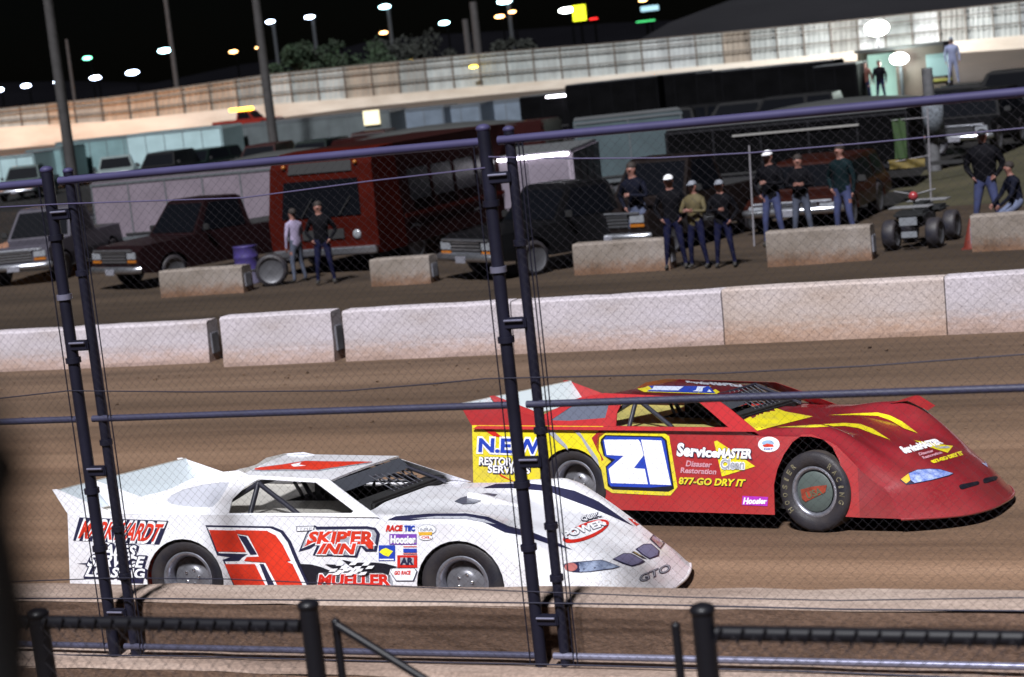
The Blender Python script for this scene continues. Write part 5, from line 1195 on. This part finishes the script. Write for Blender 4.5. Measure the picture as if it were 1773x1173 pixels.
for i in range(48):
    m = MB(); m.box(((hi[i]+mi_[i])/2-off+Vector((0, .16, 0))), (.11, .10, (hi[i].z-mi_[i].z)+.1), RAILB); m.build('post', r2_)
for t in (.0, .22, .62):
    m = MB(); pts = [(hi[i]*(1-t)+mi_[i]*t)-off+Vector((0, .10, 0)) for i in range(48)]; m.tube(pts, .055, RAILB, 5); m.build('rail', r2_)
# banked track below the back wall
m = MB(); m.loft([[Vector((p.x, BY-22, 0)) for p in lo], [Vector((p.x, BY-12, .25)) for p in lo], [p+Vector((0, .1, 0)) for p in lo]], ground_mat('far_bank_clay', [(.03, .025, .02), (.06, .045, .035)], .1, (1, 1, 1)), closed=False); m.build('far_banking', kind='structure')
# ================================================================ beyond: hill, roofline, trees, lamps, signs
m = MB(); HM = mat('night_hill', (.0035, .0035, .0045), 1, spec=0, var=.4, vscale=.02)
hp = [(-300, 150), (0, 170), (250, 148), (420, 112), (560, 92), (640, 72), (760, 60), (900, 52), (1060, 40), (1200, 34), (1400, 20), (1700, 0), (2000, -30)]
top_ = [aty(u, v, 330) for u, v in hp]; bot_ = [Vector((p.x, 260, -2)) for p in top_]; bk = [Vector((p.x, 420, p.z*.8)) for p in top_]
m.loft([bot_, [Vector(((a.x+b.x)/2, 295, (a.z*.4+b.z*.6)*.9)) for a, b in zip(bot_, top_)], top_, bk], HM, closed=False); m.build('far_hill', kind='structure')
m = MB(); HM2 = mat('grey_mound', (.016, .016, .018), 1, spec=0, var=.25, vscale=.03)
hp = [(1180, 60), (1195, 40), (1230, 14), (1265, 0), (1330, -12), (1450, -20), (1600, -32), (1850, -55), (2050, -70)]
top_ = [aty(u, v, 200) for u, v in hp]; m.loft([[Vector((p.x, 168, 3)) for p in top_], [Vector((p.x, 185, 3+(p.z-3)*.75)) for p in top_], top_, [Vector((p.x, 240, p.z*.9)) for p in top_]], HM2, closed=False); m.build('grey_mound', kind='structure')
LEAF = mat('night_leaves', (.012, .032, .010), .9, var=.7, vscale=.5); LEAF2 = mat('night_leaves_dull', (.012, .015, .011), .9, var=.6, vscale=.5); BARK = mat('bark', (.04, .03, .022), .9)
def tree(label, u, vt, y, w, lf, seed):
    rg = random.Random(seed); p = aty(u, vt, y); H_ = p.z; r = empty('tree', (p.x, y, 0)); tag(r, label, 'tree', 'trees beyond the back fence')
    m = MB(); m.tube([(0, 0, 0), (.1, 0, H_*.4), (0, .1, H_*.75)], .28, BARK, 8, r2=.1)
    for k in range(5):
        a = rg.uniform(0, 6.28); m.tube([(0, 0, H_*.4), (cos(a)*w*.2, sin(a)*w*.2, H_*.6), (cos(a)*w*.34, sin(a)*w*.34, H_*.75)], .1, BARK, 5, r2=.03)
    m.build('trunk', r); m = MB(); vs = []; fs = []
    cl = [(Vector((rg.gauss(0, w*.22), rg.gauss(0, w*.22), H_*rg.uniform(.42, .93))), rg.uniform(.5, 1.1)*w*.17) for _ in range(26)]
    for c_, rad in cl:
        for _ in range(120):
            d = Vector((rg.gauss(0, 1), rg.gauss(0, 1), rg.gauss(0, .8))).normalized()*rad*rg.uniform(.5, 1.05); q = c_+d; s = rg.uniform(.10, .24)
            e1 = Vector((rg.uniform(-1, 1), rg.uniform(-1, 1), rg.uniform(-1, 1))).normalized()*s; e2 = e1.orthogonal().normalized()*s*.7; k = len(vs); vs += [q-e1, q+e2, q+e1, q-e2]; fs.append((k, k+1, k+2, k+3))
    m.add(vs, fs, lf); m.build('crown', r)
for i, (u, vt, y, w, lf, lb) in enumerate(((508, 72, 172, 7, LEAF, 'greener tree left of the other trees beyond the back fence'), (560, 80, 176, 6, LEAF2, 'dull low tree between the two greener trees'), (640, 74, 170, 7.5, LEAF, 'greener tree right of the dull tree beyond the back fence'), (700, 66, 185, 8, LEAF2, 'dim wide tree right of the green trees, left of the grey poles'), (880, 66, 182, 6, LEAF2, 'small dim tree right of the grey poles beyond the fence'))):
    tree(lb, u, vt, y, w, lf, 40+i)
LC = {'b': ((.62, .75, 1), 14), 't': ((.5, .9, 1), 14), 'g': ((.2, 1, .55), 5), 'o': ((1, .50, .18), 7), 'y': ((1, .62, .05), 7), 'w': ((.95, 1, 1), 18)}
LP = [(-3, 156, 'b', 'cut off bluish lamp at the left edge above the back fence', 12, 0), (45, 149, 'b', 'bluish lamp second from the left edge above the back fence', 11, 0), (101, 142, 'b', 'bluish lamp just left of the first light pole', 11, 0), (165, 135, 'b', 'bluish lamp just right of the first light pole', 12, 0), (229, 126, 'b', 'wider bluish lamp between the right lamp of the pair and the teal lamp', 14, 0),
      (285, 88, 't', 'brightest teal white lamp on the thin dim pole', 14, 0), (151, 101, 'g', 'small green lamp above the bluish ones', 10, 0), (404, 90, 'o', 'small orange lamp left of the second light pole', 9, 0), (446, 83, 'o', 'faint small orange lamp touching the second light pole', 5, 0),
      (468, 38, 'b', 'white blue street lamp just right of the second light pole', 9, 50), (536, 30, 'b', 'white blue street lamp above the green trees', 10, 50), (666, 12, 't', 'white teal street lamp over an orange one', 11, 40), (664, 57, 'o', 'orange lamp under the white teal street lamp', 8, 0), (769, 40, 't', 'teal lamp left of the grey poles', 10, 0), (714, 104, 'y', 'yellow lamp on the crest of the back fence', 8, 0), (820, 116, 'y', 'yellow lamp hanging on the back fence', 8, 0),
      (873, 3, 't', 'bright lamp at the top edge, right of the grey poles', 13, 60), (865, 29, 'o', 'orange lamp under the bright top edge lamp', 9, 0), (887, 21, 'o', 'dim orange lamp right of the other orange one', 7, 0), (981, 18, 'w', 'white lamp touching the yellow sign', 14, 0), (1113, 1, 'o', 'pinkish lamp at the top edge right of the yellow sign', 7, 0)]
for u, v, k_, lb, wpx, pl in LP:
    y = 149.2 if 'hanging' in lb else 240.; p = aty(u, v, y); s = wpx/3300*y*1.1; c_, e_ = LC[k_]
    r = empty('street_lamp', p); tag(r, lb, 'lamp', 'distant lamps in the night beyond the fence')
    m = MB(); m.sphere((0, 0, 0), s, mat('lamp_glow_'+k_, c_, .5, emit=c_, estr=e_), 8, sc=(1, .4, .30)); m.build('lamp_head', r)
    if y > 200:
        m = MB(); m.tube([(s*.5, .2, -p.z), (s*.5, .2, 0)], .12 if not pl else .28, mat('dim_pole', (.035, .038, .042), .9, spec=.1) if pl else mat('black_pole', (.002, .002, .002), 1, spec=0.), 6); m.build('pole', r)
def sign(name, label, u, v, w, h, y, col, e, cat='sign', post=True):
    p = aty(u, v, y); r = empty(name, p); tag(r, label, cat); s = y/3300*1.05; m = MB(); m.box((0, 0, 0), (w*s, .3, h*s), mat('sign_'+name+str(u), col, .5, emit=col, estr=e), bev=.05); m.build('sign_face', r)
    if post: m = MB(); m.tube([(0, .3, -p.z), (0, .3, 0)], .15, mat('black_pole', (.002, .002, .002), 1, spec=0.), 6); m.build('pole', r)
    return r, s
r, s = sign('lit_sign', 'yellow lit sign with an orange red mark right of the white lamp', 1003, 23, 24, 27, 235, (.75, .80, .02), .9)
m = MB()
for q in (-1, 1): m.box((.15*s*10, -.2, q*4.2*s), (10*s, .1, 2*s), mat('sign_mark', (.9, .25, .02), .5, emit=(.9, .25, .02), estr=.8))
m.box((5*s+.15*s*10, -.2, 0), (2*s, .1, 9*s), MATS['sign_mark']); m.box((-2*s, -.2, 0), (2.4*s, .1, 10*s), MATS['sign_mark']); m.build('sign_mark', r)
sign('lit_sign', 'small red lit strip right of the yellow sign', 1028, 33, 15, 3, 236, (.9, .02, .02), .9)
sign('lit_sign', 'blurred pale blue lit board near the top edge', 1125, 15, 32, 9, 236, (.25, .42, .5), .7)
sign('lit_sign', 'thin green lit strip under the pale blue board', 1118, 37, 34, 2.5, 236, (.05, .5, .15), .8)
# flood lamps that light the right part of the back wall and the stall
def flood(label, u, v, y, rad, energy, col, emit):
    p = aty(u, v, y); r = empty('flood_lamp', p); tag(r, label, 'lamp')
    m = MB(); m.sphere((0, 0, 0), rad, mat('flood_glow', (1, 1, .97), .3, emit=(1, .99, .93), estr=emit), 10, sc=(1.35, .6, .85)); m.build('lamp_head', r)
    m = MB(); m.tube([(0, .15, -p.z), (0, .15, 0)], .08, mat('dim_pole', (.035, .038, .042), .9, spec=.1), 6); m.build('pole', r)
    l = bpy.data.lights.new('flood', 'POINT'); l.energy = energy; l.color = col; l.shadow_soft_size = rad; lo_ = bpy.data.objects.new('flood_light', l); COL.objects.link(lo_); lo_.parent = r; lo_.location = (0, -rad*1.2, 0)
flood('glaring flood lamp in front of the back fence at the right', 1518, 49, 146, .68, 5200, (1, .95, .92), 16)
flood('glaring flood lamp under the roof of the lit stall', 1557, 102, 83.3, .30, 420, (.85, 1, .92), 20)
# orange sodium lamp that tints the left part of the back wall
p = aty(-40, 150, 138); r = empty('street_lamp', (p.x, 138, 0)); tag(r, 'sodium street lamp left of the frame by the back wall', 'lamp')
m = MB(); m.tube([(0, 0, 0), (0, 0, 9)], .12, mat('dim_pole', (.035, .038, .042), .9, spec=.1), 8); m.build('pole', r); m = MB(); m.box((0, -.3, 9), (.4, .9, .2), mat('lamp_glow_o', (1, .5, .18), .5, emit=(1, .5, .18), estr=7), bev=.05); m.build('lamp_head', r)
l = bpy.data.lights.new('sodium', 'POINT'); l.energy = 9000; l.color = (1, .42, .14); l.shadow_soft_size = .3; lo_ = bpy.data.objects.new('sodium_light', l); COL.objects.link(lo_); lo_.parent = r; lo_.location = (0, -.4, 8.7)
# amber light bar of the track truck by the back wall
p = aty(428, 200, 143); r = pickup('red track truck with an amber light bar before the back wall', (p.x, 143, p.z-1.3), radians(0), vpaint('bright_red', (.35, .03, .02)), cat='truck', L=6, H=1.7)
m = MB(); m.box((-.5, 0, 1.85), (2.2, .5, .28), mat('amber_bar', (1, .6, .05), .4, emit=(1, .55, .04), estr=4), bev=.05); m.build('light_bar', r)
